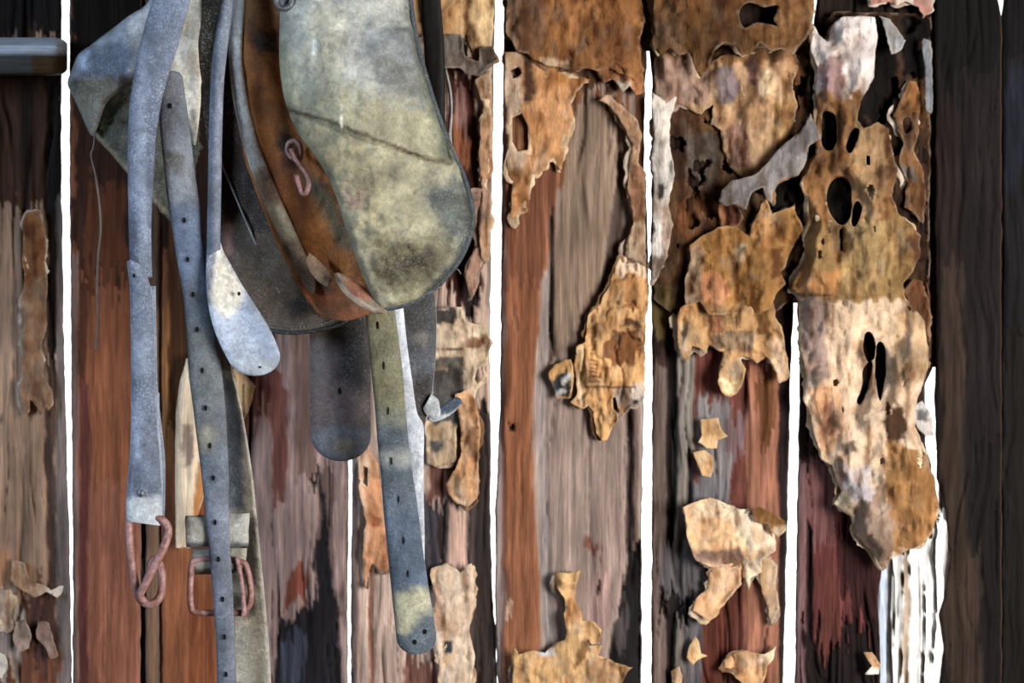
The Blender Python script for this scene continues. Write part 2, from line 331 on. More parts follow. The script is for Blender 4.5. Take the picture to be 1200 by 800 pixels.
# sun-bleached splintered outer board beyond the torn hole, turned towards the low sun outside
def outer_board():
    rows = np.arange(560, 905, 3.0); n = 46; u = np.linspace(0, 1, n)
    X = 1012+u[None]*96+(fbm(rows/25, rows*0, 41, 3)[:, None]-.5)*6*u[None]; Y = np.repeat(rows[:, None], n, 1)
    x = X.ravel(); y = Y.ravel()
    h = fbm(x/5, y/120, 43)*9+8*np.exp(-((fbm(x/9, y/240, 44, 3)-.5)/.03)**2)
    dep = .118+h/1000-np.tile(u, len(rows))*.083
    V = at(x, y, dep); idx = np.arange(len(x)).reshape(len(rows), n)
    F = np.stack([idx[:-1, :-1], idx[1:, :-1], idx[1:, 1:], idx[:-1, 1:]], -1).reshape(-1, 4).tolist()
    rgb = paint(x, y, (150, 150, 150), [(rc(1000, 500, 1040, 900), (104, 112, 122), 4), (rc(1058, 500, 1066, 900), (96, 84, 72), 3)], 44, .3, (6, 80))
    o = mesh_obj('plank', V, F, WOOD, wall, rgb)
    m = o.modifiers.new('thickness', 'SOLIDIFY'); m.thickness = .018; m.offset = -1
outer_board()
def slab(name, x0, y0, z0, x1, y1, z1, mat, label):
    V = [(x, y, z) for x in (x0, x1) for y in (y0, y1) for z in (z0, z1)]
    F = [(0, 1, 3, 2), (4, 6, 7, 5), (0, 4, 5, 1), (2, 3, 7, 6), (0, 2, 6, 4), (1, 5, 7, 3)]
    return tag(mesh_obj(name, V, F, mat, smooth=False), label, kind='structure')
# wall boards carry on above and below the picture, outside it
slab('trim_1', -2, -.002, 1.985, 2.7, .05, 2.45, ROOMW, 'dark rail boards above the plank wall')
slab('trim_2', -2, -.002, 0, 2.7, .05, 1.02, ROOMW, 'dark boards low on the plank wall')
slab('trim_3', -2, 0, 1.0, -.668, .05, 2.0, ROOMW, 'dark boards carrying the plank wall on sideways')
slab('trim_4', .685, 0, 1.0, 2.7, .05, 2.0, ROOMW, 'dark boards carrying the plank wall on past the post')
slab('floor', -2.05, -3.6, -.05, 2.75, .06, 0, EARTH, 'trodden earth floor of the shed')
slab('ceiling', -2.05, -3.6, 2.45, 2.75, .06, 2.5, ROOMW, 'dark boarded shed ceiling')
slab('wall_right', 2.70, -3.6, 0, 2.75, .06, 2.45, ROOMW, 'dark side wall of the shed')
slab('wall_left', -2.05, -3.6, 0, -2.0, .06, 2.45, ROOMW, 'closed boarded side wall of the shed')
slab('wall_front', -2.05, -3.65, 0, 2.75, -3.6, 2.45, ROOMW, 'closed shed wall behind the viewer')

# ------------------------------------------------------------------ sheets cut to an outline (papers, leather flaps)
def sheet(name, poly, depth, mat, base, regions, seed, step=3.5, thick=.0007, holes=(), parent=None, var=.2, smooth=True, origin=None, offset=1.0, vs_=(30, 30), worm=None, stain=0.0):
    """outline in photograph pixels, each point taken to its own distance depth(px, py, edge distance)"""
    P = np.asarray(poly, float); pts = [p for p in P]; edges = [(i, (i+1) % len(P)) for i in range(len(P))]
    HP = [np.asarray(h, float) for h in holes]
    for h in HP:
        b = len(pts); pts += [p for p in h]; edges += [(b+i, b+(i+1) % len(h)) for i in range(len(h))]
    x0, y0 = P.min(0); x1, y1 = P.max(0)
    gx, gy = np.meshgrid(np.arange(x0, x1, step), np.arange(y0, y1, step))
    rs = np.random.RandomState(seed); gx = (gx+rs.uniform(-.25, .25, gx.shape)*step).ravel(); gy = (gy+rs.uniform(-.25, .25, gy.shape)*step).ravel()
    m = inside(gx, gy, P)
    for h in HP: m &= ~inside(gx, gy, h)
    gx, gy = gx[m], gy[m]; d = edge_dist(gx, gy, P)
    for h in HP: d = np.minimum(d, edge_dist(gx, gy, h))
    k = d > step*.55; gx, gy = gx[k], gy[k]
    allp = [Vector((float(p[0]), float(p[1]))) for p in pts]+[Vector((float(a), float(b))) for a, b in zip(gx, gy)]
    vo, eo, fo, *_ = delaunay_2d_cdt(allp, edges, [], 0, 1e-4, False)
    xy = np.array([(v.x, v.y) for v in vo]); tri = np.array([f for f in fo if len(f) == 3])
    c = xy[tri].mean(1); m = inside(c[:, 0], c[:, 1], P)
    for h in HP: m &= ~inside(c[:, 0], c[:, 1], h)
    if worm is not None: m &= ~((worm(c[:, 0], c[:, 1])) & (edge_dist(c[:, 0], c[:, 1], P) > 4))
    tri = tri[m]; used = np.unique(tri); mp = np.full(len(xy), -1); mp[used] = np.arange(len(used)); xy = xy[used]; tri = mp[tri]
    a = xy[tri]; cr = (a[:, 1, 0]-a[:, 0, 0])*(a[:, 2, 1]-a[:, 0, 1])-(a[:, 1, 1]-a[:, 0, 1])*(a[:, 2, 0]-a[:, 0, 0])
    tri[cr > 0] = tri[cr > 0][:, ::-1]
    x, y = xy[:, 0], xy[:, 1]; d = edge_dist(x, y, P)
    for h in HP: d = np.minimum(d, edge_dist(x, y, h))
    V = at(x, y, depth(x, y, d))
    rgb = paint(x, y, base, regions, seed, var, vs_, False, 0.0 if mat in (PAPER, WOOD) else 1.3)
    if mat is PAPER:
        rgb = rgb*.84+rgb.mean(1, keepdims=True)*.16
        st = np.clip(fbm(x/15, y/24, seed+61, 4)*4.2-2.0, 0, 1)[:, None]; rgb = rgb*(1-st*np.array([.30, .38, .46]))
        sk = np.clip(fbm(x/8, y/34, seed+63, 3)*5-3.0+stain, 0, 1)[:, None]; rgb = rgb*(1-sk*np.array([.60, .68, .74]))
        pl = np.clip(fbm(x/11, y/18, seed+67, 3)*4-2.3, 0, 1)[:, None]*.45; rgb = rgb*(1-pl)+np.array([.72, .6, .48])*pl*rgb.mean(1, keepdims=True)*1.9
        rim = (np.clip(1.6-d, 0, 1)*np.clip(fbm(x/8, y/8, seed+71, 2)*3-1, 0, 1))[:, None]*.18; rgb = np.clip(rgb*(1-rim)+np.array([.78, .62, .45])*rim, 0, .9)
    o = mesh_obj(name, V, tri.tolist(), mat, parent, rgb, smooth, origin)
    md = o.modifiers.new('thickness', 'SOLIDIFY'); md.thickness = thick; md.offset = -1
    return o
def paper(label, poly, base, regions=(), seed=1, off=5, bulge=6, curl=5, holes=(), jamp=2.6, step=3.5, name='paper_scrap', lift=None, worm=None, under=True, stain=0.0, var=.26, group='paper scraps left on the plank wall'):
    P = jag(poly, jamp, 3.0, seed); H = [jag(h, 1.5, 3.0, seed+i) for i, h in enumerate(holes)]
    def dep(x, y, d):
        b = fbm(x/32, y/45, seed+3, 3)*bulge*np.clip(d/14, 0, 1)*1.3
        c = np.exp(-d/6.0)*curl*np.clip(fbm(x/26, y/26, seed+4, 2)*2.6-.75, 0, 2)
        w_ = (fbm(x/9, y/16, seed+6, 3)-.5)*min(bulge, 9)*.45
        rg = np.clip(1-np.abs(fbm(x/15, y/34, seed+16, 3)-.5)*9, 0, 1)*min(bulge, 10)*.42*np.clip(d/5, 0, 1)
        z = off+b+c+w_-rg
        if lift is not None: z = z+lift(x, y)
        return -np.clip(z, 1.5, 90)/1000
    o = sheet(name, P, dep, PAPER, base, regions, seed, step, .0007, H, None, var, worm=worm, stain=stain)
    P0 = np.asarray(poly, float); ar = abs(np.sum(P0[:, 0]*np.roll(P0[:, 1], -1)-np.roll(P0[:, 0], -1)*P0[:, 1]))/2
    if ar > 1100 and under:
        rs = np.random.RandomState(seed); c0 = P0.mean(0); Q = jag(c0+(P0-c0)*1.0+rs.uniform(-3, 3, 2)+np.array([-1, 2]), jamp*2.6, 3.0, seed+40)
        ucol = [(196, 178, 160), (128, 92, 56), (216, 186, 146), (150, 128, 112)][seed % 4]
        def dep2(x, y, d): return -np.clip(1.8+off*.3+np.exp(-d/5.0)*curl*.5*np.clip(fbm(x/20, y/20, seed+44, 2)*2.6-.75, 0, 2), 1.5, 30)/1000
        sheet('under_layer', Q, dep2, PAPER, ucol, [], seed+45, 4.2, .0006, H, o, .3)
    return tag(o, label, 'paper', group)

TAN = (214, 164, 106); PALE = (226, 190, 152); BRN = (150, 98, 46)
paper('large brown stained paper at the top of the wall between the two middle gaps', [(592, -80), (756, -80), (752, 0), (755, 25), (749, 50), (755, 82), (745, 96), (735, 90), (716, 80), (700, 84), (690, 80), (668, 80), (640, 76), (625, 70), (618, 62), (605, 60), (598, 45), (593, 40)],
      BRN, [(rc(590, -80, 640, 60), (122, 88, 62), 6), (rc(700, 20, 750, 70), (132, 84, 40), 9), ([(632, 68), (668, 72), (668, 82), (636, 78)], (212, 176, 134), 2), (rc(612, 0, 622, 70), (88, 58, 34), 4)], 101, 9, 10, 7)
paper('ragged tan paper hanging below the brown stained sheet, its narrow tongue pointing down', [(591, 60), (605, 60), (625, 70), (668, 82), (692, 94), (677, 104), (668, 120), (672, 140), (664, 165), (656, 200), (648, 186), (640, 195), (632, 203), (624, 203), (621, 220), (618, 247), (608, 248), (606, 262), (598, 258), (599, 235), (602, 212), (595, 205), (592, 150)],
      (206, 146, 88), [(rc(590, 60, 612, 200), (206, 176, 148), 6), (rc(612, 70, 626, 120), (88, 58, 40), 5), (rc(645, 80, 700, 100), (196, 134, 66), 4)], 102, 4, 6, 6, holes=[[(600, 138), (612, 132), (620, 150), (619, 176), (606, 178), (600, 165)], [(598, 82), (608, 78), (612, 86), (602, 92)]])
paper('crumpled brown paper knot beside the top of the right middle gap', [(694, 78), (706, 60), (722, 58), (742, 66), (752, 84), (756, 108), (744, 112), (738, 100), (730, 108), (718, 92), (706, 98)], (160, 104, 56), [(rc(722, 94, 740, 110), (176, 164, 146), 3), (rc(728, 78, 736, 96), (70, 44, 28), 3)], 103, 6, 14, 8, step=2.6)
paper('narrow tan paper strip curling along the edge of the right middle gap', [(700, 118), (712, 120), (724, 134), (734, 152), (740, 170), (736, 195), (737, 235), (742, 262), (732, 285), (730, 300), (757, 312), (757, 200), (748, 190), (752, 160), (744, 140), (728, 124), (712, 112)], (190, 146, 108), [(rc(728, 260, 760, 330), (206, 178, 148), 4), (rc(738, 190, 760, 260), (150, 104, 70), 5)], 104, 6, 7, 6)
SCRIPT = [([(691, y), (700, y+1.6), (700, y+3.0), (691, y+1.4)], (112, 74, 44), .1) for y in (421, 425.5, 430, 434, 438.5, 443)]+[(rc(690, 441, 703, 442.6), (100, 66, 40), .1), (rc(690, 446, 703, 447.8), (100, 66, 40), .1), (rc(690, 441, 691.5, 447), (100, 66, 40), .1), (rc(699, 425, 700.6, 432), (112, 74, 44), .1), (rc(691, 434, 692.4, 440), (112, 74, 44), .1)]+[(rc(690+3*(k % 2), 384+5*k, 699, 385.5+5*k), (168, 120, 70), .2) for k in range(7)]
paper('tan printed paper scrap with a line of upright script, torn tongue hanging below', [(727, 298), (742, 300), (758, 310), (762, 335), (758, 370), (756, 400), (755, 440), (756, 466), (747, 480), (738, 478), (730, 487), (724, 482), (722, 492), (716, 498), (712, 515), (705, 517), (698, 508), (696, 482), (690, 474), (680, 478), (668, 471), (675, 462), (673, 430), (676, 406), (686, 400), (690, 370), (697, 357), (702, 358), (712, 335), (720, 315)],
      (214, 162, 98), [(rc(725, 295, 765, 325), (228, 196, 162), 4), (rc(734, 320, 748, 360), (180, 124, 66), 5), ([(710, 395), (740, 384), (754, 395), (748, 425), (722, 432), (706, 420)], (132, 82, 38), 7), ([(730, 372), (750, 376), (752, 384), (728, 382)], (104, 70, 40), 3),
      ([(718, 456), (754, 446), (757, 468), (745, 480), (722, 476)], (196, 178, 164), 3), ([(676, 408), (682, 405), (684, 466), (677, 468)], (240, 208, 160), 2), (rc(684, 452, 745, 454.5), (130, 88, 52), .8), (rc(684, 408, 686.5, 454), (140, 98, 58), .6), (rc(742, 468, 748, 473), (40, 34, 34), 1)]+SCRIPT, 105, 6, 9, 8, step=1.5,
      holes=[[(718, 466), (721, 465), (724, 478), (729, 484), (727, 487), (719, 479)]])
paper('small black and white photograph fragment beside the printed tan scrap', [(642, 438), (650, 427), (668, 421), (672, 440), (668, 466), (652, 468), (648, 452)], (216, 166, 98), [([(646, 448), (656, 440), (666, 432), (670, 446), (666, 466), (652, 466)], (52, 58, 62), 3), ([(656, 446), (668, 434), (670, 440), (660, 452)], (214, 222, 230), 2), ([(650, 462), (660, 454), (664, 460), (654, 466)], (190, 198, 206), 2)], 106, 6, 4, 6, step=2.2)
paper('big crumpled tan paper at the bottom of the plank with the orange stripe', [(650, 670), (668, 672), (680, 668), (676, 680), (675, 700), (681, 720), (682, 728), (695, 728), (704, 738), (704, 750), (695, 755), (688, 748), (690, 758), (705, 756), (700, 768), (720, 777), (742, 782), (735, 790), (730, 800), (725, 850), (600, 850), (600, 800), (602, 758), (607, 768), (625, 764), (640, 766), (650, 752), (662, 750), (663, 735), (661, 700), (655, 690), (648, 680)],
      (224, 176, 112), [([(628, 762), (652, 762), (650, 770), (632, 768)], (200, 204, 216), 2), ([(690, 770), (722, 778), (728, 800), (700, 850), (680, 800)], (186, 144, 100), 5), ([(680, 752), (690, 748), (686, 772), (672, 786)], (140, 98, 52), 3), (rc(664, 700, 680, 730), (206, 150, 88), 3)], 107, 6, 16, 9, step=3)
# right-hand planks
paper('dark brown stained underpaper with holes behind the crumpled mauve mass', [(766, 40), (952, 40), (950, 120), (944, 200), (938, 250), (940, 300), (934, 345), (900, 372), (860, 360), (820, 372), (800, 356), (786, 366), (766, 350)], (96, 66, 36), [([(768, 120), (800, 116), (815, 160), (806, 215), (786, 200), (772, 170)], (84, 56, 40), 8), ([(800, 160), (840, 150), (848, 190), (832, 230), (806, 220)], (92, 80, 70), 8), ([(790, 235), (830, 225), (845, 262), (812, 280), (795, 270)], (128, 78, 36), 9), ([(766, 330), (800, 335), (800, 372), (766, 360)], (112, 92, 50), 4), (rc(900, 196, 950, 262), (14, 10, 8), 8), (rc(930, 60, 952, 150), (20, 14, 10), 6), (rc(905, 60, 945, 200), (110, 74, 40), 9)], 108, 2.5, 4, 5, step=2.8, stain=.9, under=False, worm=lambda x, y: fbm(x/15, y/24, 611, 3) > .63)  # near-black patches paint cavity shade under the loose sheets
paper('brown underpaper with holes and painted cavity shade beside the dark post, behind the great peeling sheet', [(975, 14), (1090, 16), (1091, 130), (1089, 260), (1090, 420), (1066, 424), (1040, 380), (1000, 340), (960, 300), (950, 220), (962, 150), (964, 60)], (66, 44, 26), [(rc(1066, 90, 1086, 150), (104, 70, 36), 6), ([(1046, 195), (1076, 190), (1080, 215), (1055, 222)], (98, 90, 84), 5), (rc(1050, 340, 1090, 420), (92, 58, 32), 8), (rc(1015, 40, 1050, 150), (16, 12, 9), 7), (rc(952, 120, 1014, 300), (16, 11, 8), 5), (rc(1056, 20, 1092, 90), (20, 14, 10), 6)], 109, 2.5, 4, 5, step=2.8, stain=.9, under=False, worm=lambda x, y: fbm(x/15, y/26, 613, 3) > .62)  # near-black patches are shade behind the holes, painted in
paper('broad dark brown stained paper across the top right of the middle gap', [(764, -80), (958, -80), (955, 0), (952, 30), (945, 45), (930, 62), (915, 56), (905, 60), (890, 50), (878, 64), (868, 66), (862, 55), (850, 52), (838, 60), (832, 76), (822, 90), (815, 80), (808, 62), (795, 66), (785, 56), (775, 64), (765, 50)],
      (112, 74, 34), [(rc(840, -80, 870, 60), (98, 62, 26), 9), (rc(905, -80, 960, 40), (142, 98, 50), 9), (rc(764, 20, 800, 60), (106, 76, 50), 8)], 110, 24, 10, 9, stain=.35, holes=[smooth_poly([(866, 14), (878, 3), (896, 8), (912, 6), (906, 22), (910, 30), (888, 26), (872, 33)])])
paper('crumpled mauve and tan paper mass below the dark brown sheet', [(765, 58), (785, 52), (808, 60), (822, 86), (834, 70), (850, 62), (870, 64), (882, 54), (905, 58), (928, 56), (936, 78), (928, 105), (934, 125), (928, 150), (915, 180), (900, 206), (880, 213), (868, 206), (855, 196), (850, 180), (845, 152), (832, 146), (836, 122), (822, 134), (808, 128), (794, 122), (781, 136), (768, 116)],
      (196, 156, 112), [(rc(760, 50, 940, 74), (150, 106, 60), 8), ([(836, 80), (862, 78), (870, 100), (862, 122), (840, 120)], (140, 122, 124), 5), (rc(766, 62, 832, 122), (174, 138, 118), 6), ([(850, 150), (875, 140), (882, 195), (860, 200)], (164, 122, 104), 5), ([(890, 80), (912, 84), (910, 112), (892, 110)], (226, 200, 160), 4), (rc(905, 120, 935, 170), (206, 162, 100), 5), ([(876, 70), (890, 72), (886, 100), (876, 96)], (138, 96, 92), 3)], 111, 7, 15, 6, stain=.35, step=3)
paper('whitish paper strip hanging down beside the middle gap right edge', [(765, 108), (778, 118), (792, 113), (784, 140), (786, 180), (789, 202), (783, 240), (787, 262), (783, 300), (772, 325), (764, 332)], (212, 204, 196), [([(770, 215), (782, 218), (780, 226), (771, 232)], (60, 52, 50), 3), (rc(776, 240, 792, 310), (176, 152, 134), 5), (rc(764, 300, 790, 340), (120, 104, 96), 6)], 112, 13, 6, 5)
paper('grey paper flap with torn lower points under the crumpled mauve mass', [(950, 132), (958, 146), (962, 162), (948, 170), (944, 192), (936, 206), (916, 212), (908, 224), (906, 242), (898, 234), (894, 219), (881, 226), (874, 246), (864, 240), (852, 242), (842, 236), (846, 224), (858, 212), (880, 206), (894, 198), (908, 180), (922, 166), (936, 156)], (128, 122, 122), [(rc(925, 150, 950, 180), (98, 92, 92), 4)], 113, 30, 5, 4)
paper('curled brown paper bit under the grey torn flap', [(842, 262), (842, 240), (852, 232), (866, 240), (872, 256), (862, 270), (848, 270)], (150, 96, 52), [(rc(850, 240, 872, 262), (84, 44, 28), 4)], 114, 9, 10, 9, step=2.6)
paper('golden brown paper sheet with a forked upper corner above the newsprint', [(808, 287), (822, 277), (842, 266), (862, 265), (878, 277), (886, 258), (892, 238), (898, 230), (905, 250), (915, 246), (933, 237), (934, 252), (940, 268), (930, 290), (922, 305), (916, 320), (920, 332), (910, 345), (903, 362), (885, 368), (830, 368), (820, 352), (804, 358), (802, 330), (808, 308)],
      (162, 114, 50), [([(822, 322), (848, 318), (856, 345), (840, 356), (822, 350)], (212, 144, 92), 5), (rc(800, 290, 822, 370), (160, 130, 100), 5), ([(905, 290), (922, 285), (915, 325), (905, 330)], (110, 68, 28), 5), ([(880, 276), (900, 240), (912, 262), (900, 290)], (196, 142, 82), 4), (rc(862, 285, 874, 308), (186, 158, 120), 4)], 115, 12, 16, 9, stain=.25, step=3)
paper('tan newsprint with column rules and ragged hem beside the narrow gap', [(798, 362), (812, 354), (832, 350), (905, 352), (908, 372), (914, 380), (920, 400), (923, 420), (925, 440), (914, 449), (908, 432), (898, 418), (888, 425), (872, 418), (866, 420), (873, 432), (870, 452), (862, 462), (856, 465), (848, 460), (842, 447), (845, 425), (848, 412), (838, 408), (832, 404), (826, 414), (820, 408), (812, 405), (805, 424), (799, 412), (793, 392), (795, 372)],
      (198, 150, 92), [(rc(850, 388, 882, 412), (146, 118, 86), 3), (rc(834, 391, 848, 410), (128, 102, 76), 2), (rc(832, 354, 848, 389), (160, 104, 66), 3), (rc(832, 352, 905, 354.5), (74, 48, 26), .8), (rc(832, 354, 834.5, 390), (120, 80, 44), .6), (rc(834, 388.5, 882, 390.5), (128, 92, 52), .6),
      (rc(861, 362, 863, 384), (112, 78, 44), .4), (rc(866, 360, 868, 384), (112, 78, 44), .4), (rc(856, 366, 857.8, 384), (122, 84, 48), .4), ([(884, 366), (900, 362), (904, 390), (888, 392)], (124, 86, 36), 4), ([(856, 420), (868, 420), (870, 438), (860, 448), (854, 438)], (168, 142, 112), 3), ([(842, 440), (856, 446), (866, 448), (858, 464), (846, 458)], (236, 206, 152), 4), ([(898, 400), (918, 396), (925, 440), (914, 448)], (212, 178, 142), 4), ([(796, 380), (806, 376), (806, 420), (798, 410)], (206, 180, 150), 3)], 116, 10, 14, 8, step=2.4)
paper('little pale paper crumb in the dark groove left of the newsprint', [(784, 372), (790, 366), (796, 376), (792, 388), (785, 384)], (222, 196, 168), [], 117, 4, 4, 4, step=2.4, jamp=1)
paper('star shaped tan paper scrap in the middle of the maroon plank', [(820, 491), (842, 489), (846, 503), (853, 511), (841, 515), (840, 525), (828, 525), (818, 518), (822, 510)], (226, 180, 120), [], 118, 3, 5, 4, jamp=1.5, step=2.6)
paper('oval tan paper scrap just below the star shaped one', [(812, 530), (825, 528), (835, 535), (837, 550), (833, 560), (822, 557), (818, 545)], (230, 186, 128), [], 119, 3, 5, 4, jamp=1.5, step=2.6)
paper('large pale paper curl with a shredded top rim beside the narrow gap', [(800, 594), (812, 588), (832, 583), (850, 590), (868, 598), (880, 597), (895, 605), (905, 620), (909, 635), (905, 645), (893, 655), (893, 670), (880, 678), (878, 690), (870, 674), (872, 662), (835, 663), (815, 656), (806, 630), (803, 605)],
      (232, 184, 130), [([(800, 590), (850, 584), (900, 604), (908, 640), (880, 650), (868, 628), (856, 612), (830, 604), (806, 606)], (238, 206, 168), 4), ([(812, 646), (870, 642), (872, 664), (820, 660)], (150, 118, 100), 3), ([(872, 656), (894, 652), (890, 680), (876, 690)], (232, 206, 174), 3)], 120, 6, 12, 12, step=2.8, lift=lambda x, y: 10*np.exp(-((y-640)/14)**2))
paper('dark brown curled paper corner touching the narrow gap', [(880, 597), (890, 592), (905, 600), (918, 611), (921, 620), (912, 629), (905, 623), (900, 613), (886, 612)], (132, 88, 36), [(rc(905, 616, 922, 630), (206, 176, 140), 3)], 121, 14, 8, 6, step=2.6)
paper('tan paper tongue slanting down under the pale curl', [(835, 662), (870, 658), (869, 684), (850, 705), (831, 727), (820, 722), (810, 716), (815, 700), (828, 690)], (222, 168, 116), [], 122, 4, 7, 7, step=2.8)
paper('thin pale paper sliver down the right of the tan tongue', [(888, 648), (900, 650), (910, 662), (908, 690), (912, 712), (904, 732), (900, 708), (892, 694), (889, 670)], (212, 176, 138), [(rc(884, 640, 895, 740), (196, 150, 88), 3)], 123, 3, 5, 4, step=2.6)
paper('small pointed tan scrap low on the maroon plank', [(815, 744), (820, 752), (822, 765), (829, 768), (818, 773), (812, 779), (804, 770), (808, 755)], (222, 182, 124), [], 124, 3, 4, 4, jamp=1.4, step=2.4)
paper('jagged tan paper scrap at the bottom beside the narrow gap', [(910, 757), (908, 770), (900, 780), (896, 795), (888, 806), (870, 801), (858, 790), (846, 785), (850, 775), (858, 765), (875, 762), (895, 766)], (216, 164, 108), [(rc(890, 756, 912, 776), (232, 200, 160), 3)], 125, 4, 8, 7, step=2.6)
paper('tiny torn pair of paper bits low beside the dark grooves', [(786, 786), (796, 780), (800, 792), (798, 812), (788, 812)], (212, 168, 118), [], 126, 3, 4, 4, jamp=1.4, step=2.4)
# the big peeling collage on the plank before the dark post
paper('great peeling paper sheet full of holes, white at top, cream below, before dark post',
      [(953, 28), (960, 42), (970, 50), (976, 30), (986, 22), (1004, 20), (1025, 20), (1028, 40), (1024, 90), (1018, 105), (1010, 116), (1006, 140), (1012, 150), (1030, 142), (1042, 150), (1046, 180), (1052, 200), (1046, 228), (1054, 250), (1068, 262), (1078, 276), (1078, 300), (1070, 318), (1058, 332), (1062, 352), (1084, 376), (1089, 430), (1080, 455), (1072, 480), (1072, 500), (1085, 528), (1095, 560), (1100, 590), (1095, 625), (1075, 640), (1055, 648), (1043, 655), (1036, 668), (1028, 652), (1015, 640), (1002, 625), (1000, 605), (985, 598), (978, 590), (985, 575), (978, 560), (975, 545), (962, 538), (956, 510), (950, 490), (942, 465), (945, 440), (936, 400), (937, 370), (936, 345), (926, 338), (935, 320), (944, 300), (942, 280), (950, 260), (946, 232), (938, 215), (948, 195), (957, 180), (955, 150), (958, 120), (955, 100), (958, 80), (952, 60)],
      (216, 184, 150), [(rc(945, 10, 1035, 110), (216, 204, 200), 6), ([(958, 70), (985, 65), (990, 115), (962, 120)], (150, 118, 116), 7), (rc(940, 112, 1100, 270), (140, 96, 48), 8), ([(998, 145), (1030, 138), (1040, 200), (1032, 262), (1005, 250), (1000, 190)], (170, 132, 86), 6),
       (rc(930, 258, 1100, 350), (150, 114, 62), 8), (rc(1040, 100, 1100, 240), (112, 74, 38), 8), (rc(1066, 270, 1100, 440), (104, 66, 36), 8), ([(985, 260), (1046, 255), (1046, 345), (992, 345)], (176, 142, 86), 6), ([(930, 318), (985, 318), (982, 342), (930, 346)], (176, 122, 62), 3), (rc(928, 344, 975, 346.5), (80, 52, 30), .8), (rc(974, 346, 976.5, 400), (150, 110, 80), .6),
       ([(936, 350), (970, 348), (968, 380), (975, 440), (945, 450)], (160, 134, 122), 6), ([(948, 450), (985, 450), (990, 500), (970, 540), (958, 510)], (212, 158, 112), 6), ([(963, 478), (975, 470), (982, 500), (974, 514), (964, 508)], (164, 110, 72), 4), (rc(1045, 360, 1100, 450), (186, 152, 112), 8),
       ([(1035, 480), (1060, 478), (1064, 505), (1050, 530), (1040, 520)], (80, 52, 30), 6), ([(1040, 520), (1100, 530), (1105, 600), (1090, 640), (1040, 650), (1035, 580)], (166, 118, 62), 7), ([(995, 600), (1040, 560), (1050, 650), (1036, 668), (1000, 630)], (150, 124, 104), 7), ([(985, 545), (1020, 545), (1025, 580), (990, 595)], (206, 192, 192), 6), ([(978, 575), (998, 575), (1000, 600), (980, 596)], (232, 206, 164), 3),
       ([(986, 520), (1000, 516), (1004, 530), (990, 536)], (120, 100, 84), 3)], 130, 20, 24, 11, stain=.25, step=2.6, worm=lambda x, y: fbm(x/15, y/30, 777, 2) > .83-.07*(np.abs(y-170) < 90),
      holes=[smooth_poly([(963, 134), (972, 130), (981, 140), (981, 165), (974, 176), (964, 170)]), smooth_poly([(1001, 150), (1007, 152), (1004, 166), (997, 180), (991, 174), (995, 160)]), [(1015, 181), (1020, 182), (1020, 194), (1015, 193)],
             smooth_poly([(972, 216), (985, 208), (997, 218), (998, 248), (988, 264), (975, 256), (968, 236)]), smooth_poly([(1003, 236), (1010, 242), (1008, 258), (1001, 266), (997, 258)]), [(984, 268), (988, 268), (988, 294), (984, 294)],
             smooth_poly([(1012, 394), (1018, 388), (1025, 396), (1026, 416), (1018, 424), (1012, 412)]), smooth_poly([(1028, 404), (1036, 406), (1038, 440), (1032, 470), (1026, 450)]), smooth_poly([(1012, 432), (1022, 424), (1020, 448), (1010, 472), (1004, 470), (1010, 452)])],
      group=None)
paper('dark brown holed paper remnant between the great peeling sheet and the dark post', [(1058, 108), (1066, 92), (1074, 96), (1079, 112), (1076, 150), (1070, 176), (1081, 196), (1086, 230), (1082, 262), (1070, 250), (1058, 242), (1062, 214), (1052, 190), (1060, 168), (1052, 150), (1046, 136)], (120, 80, 42), [(rc(1060, 90, 1080, 130), (150, 100, 46), 5), ([(1048, 190), (1070, 196), (1076, 214), (1056, 206)], (110, 100, 92), 3)], 136, 8, 10, 7, step=2.6, holes=[smooth_poly([(1058, 140), (1066, 138), (1068, 152), (1060, 156)])])
paper('brown stained paper remnant low beside the dark post above the bright hole', [(1060, 340), (1070, 326), (1080, 330), (1088, 350), (1089, 400), (1088, 432), (1078, 424), (1080, 400), (1072, 380), (1066, 360)], (112, 70, 38), [], 137, 8, 8, 7, step=2.6)
paper('grey paper flake at the top beside the white paper streaks', [(1030, 18), (1044, 22), (1056, 38), (1063, 48), (1056, 60), (1044, 64), (1040, 44)], (150, 150, 152), [], 131, 16, 6, 6, step=2.6)
paper('pinkish paper shred at the very top before the dark post', [(1016, -40), (1088, -40), (1092, 14), (1082, 20), (1078, 6), (1062, 2), (1050, 8), (1040, 0), (1020, 6)], (176, 122, 108), [(rc(1048, -6, 1070, 10), (206, 196, 190), 3)], 132, 8, 8, 6)
paper('grey curled paper strip on the edge of the dark post', [(1082, 46), (1090, 48), (1093, 80), (1092, 132), (1086, 130), (1085, 90)], (120, 124, 132), [], 133, 16, 5, 5, step=2.6)
paper('torn white flakes at the rim of the ragged hole by the dark post', [(1068, 478), (1080, 470), (1092, 488), (1094, 510), (1084, 512), (1074, 498)], (196, 194, 194), [(rc(1074, 480, 1088, 494), (110, 106, 104), 3)], 134, 2, 4, 6, step=2.4)
paper('small curled brown leaf of paper low on the dark maroon plank', [(1012, 764), (1022, 764), (1032, 778), (1030, 790), (1014, 790), (1022, 780)], (190, 136, 74), [(rc(1012, 784, 1036, 795), (226, 214, 196), 2)], 135, 4, 6, 6, step=2.4, jamp=1.2)
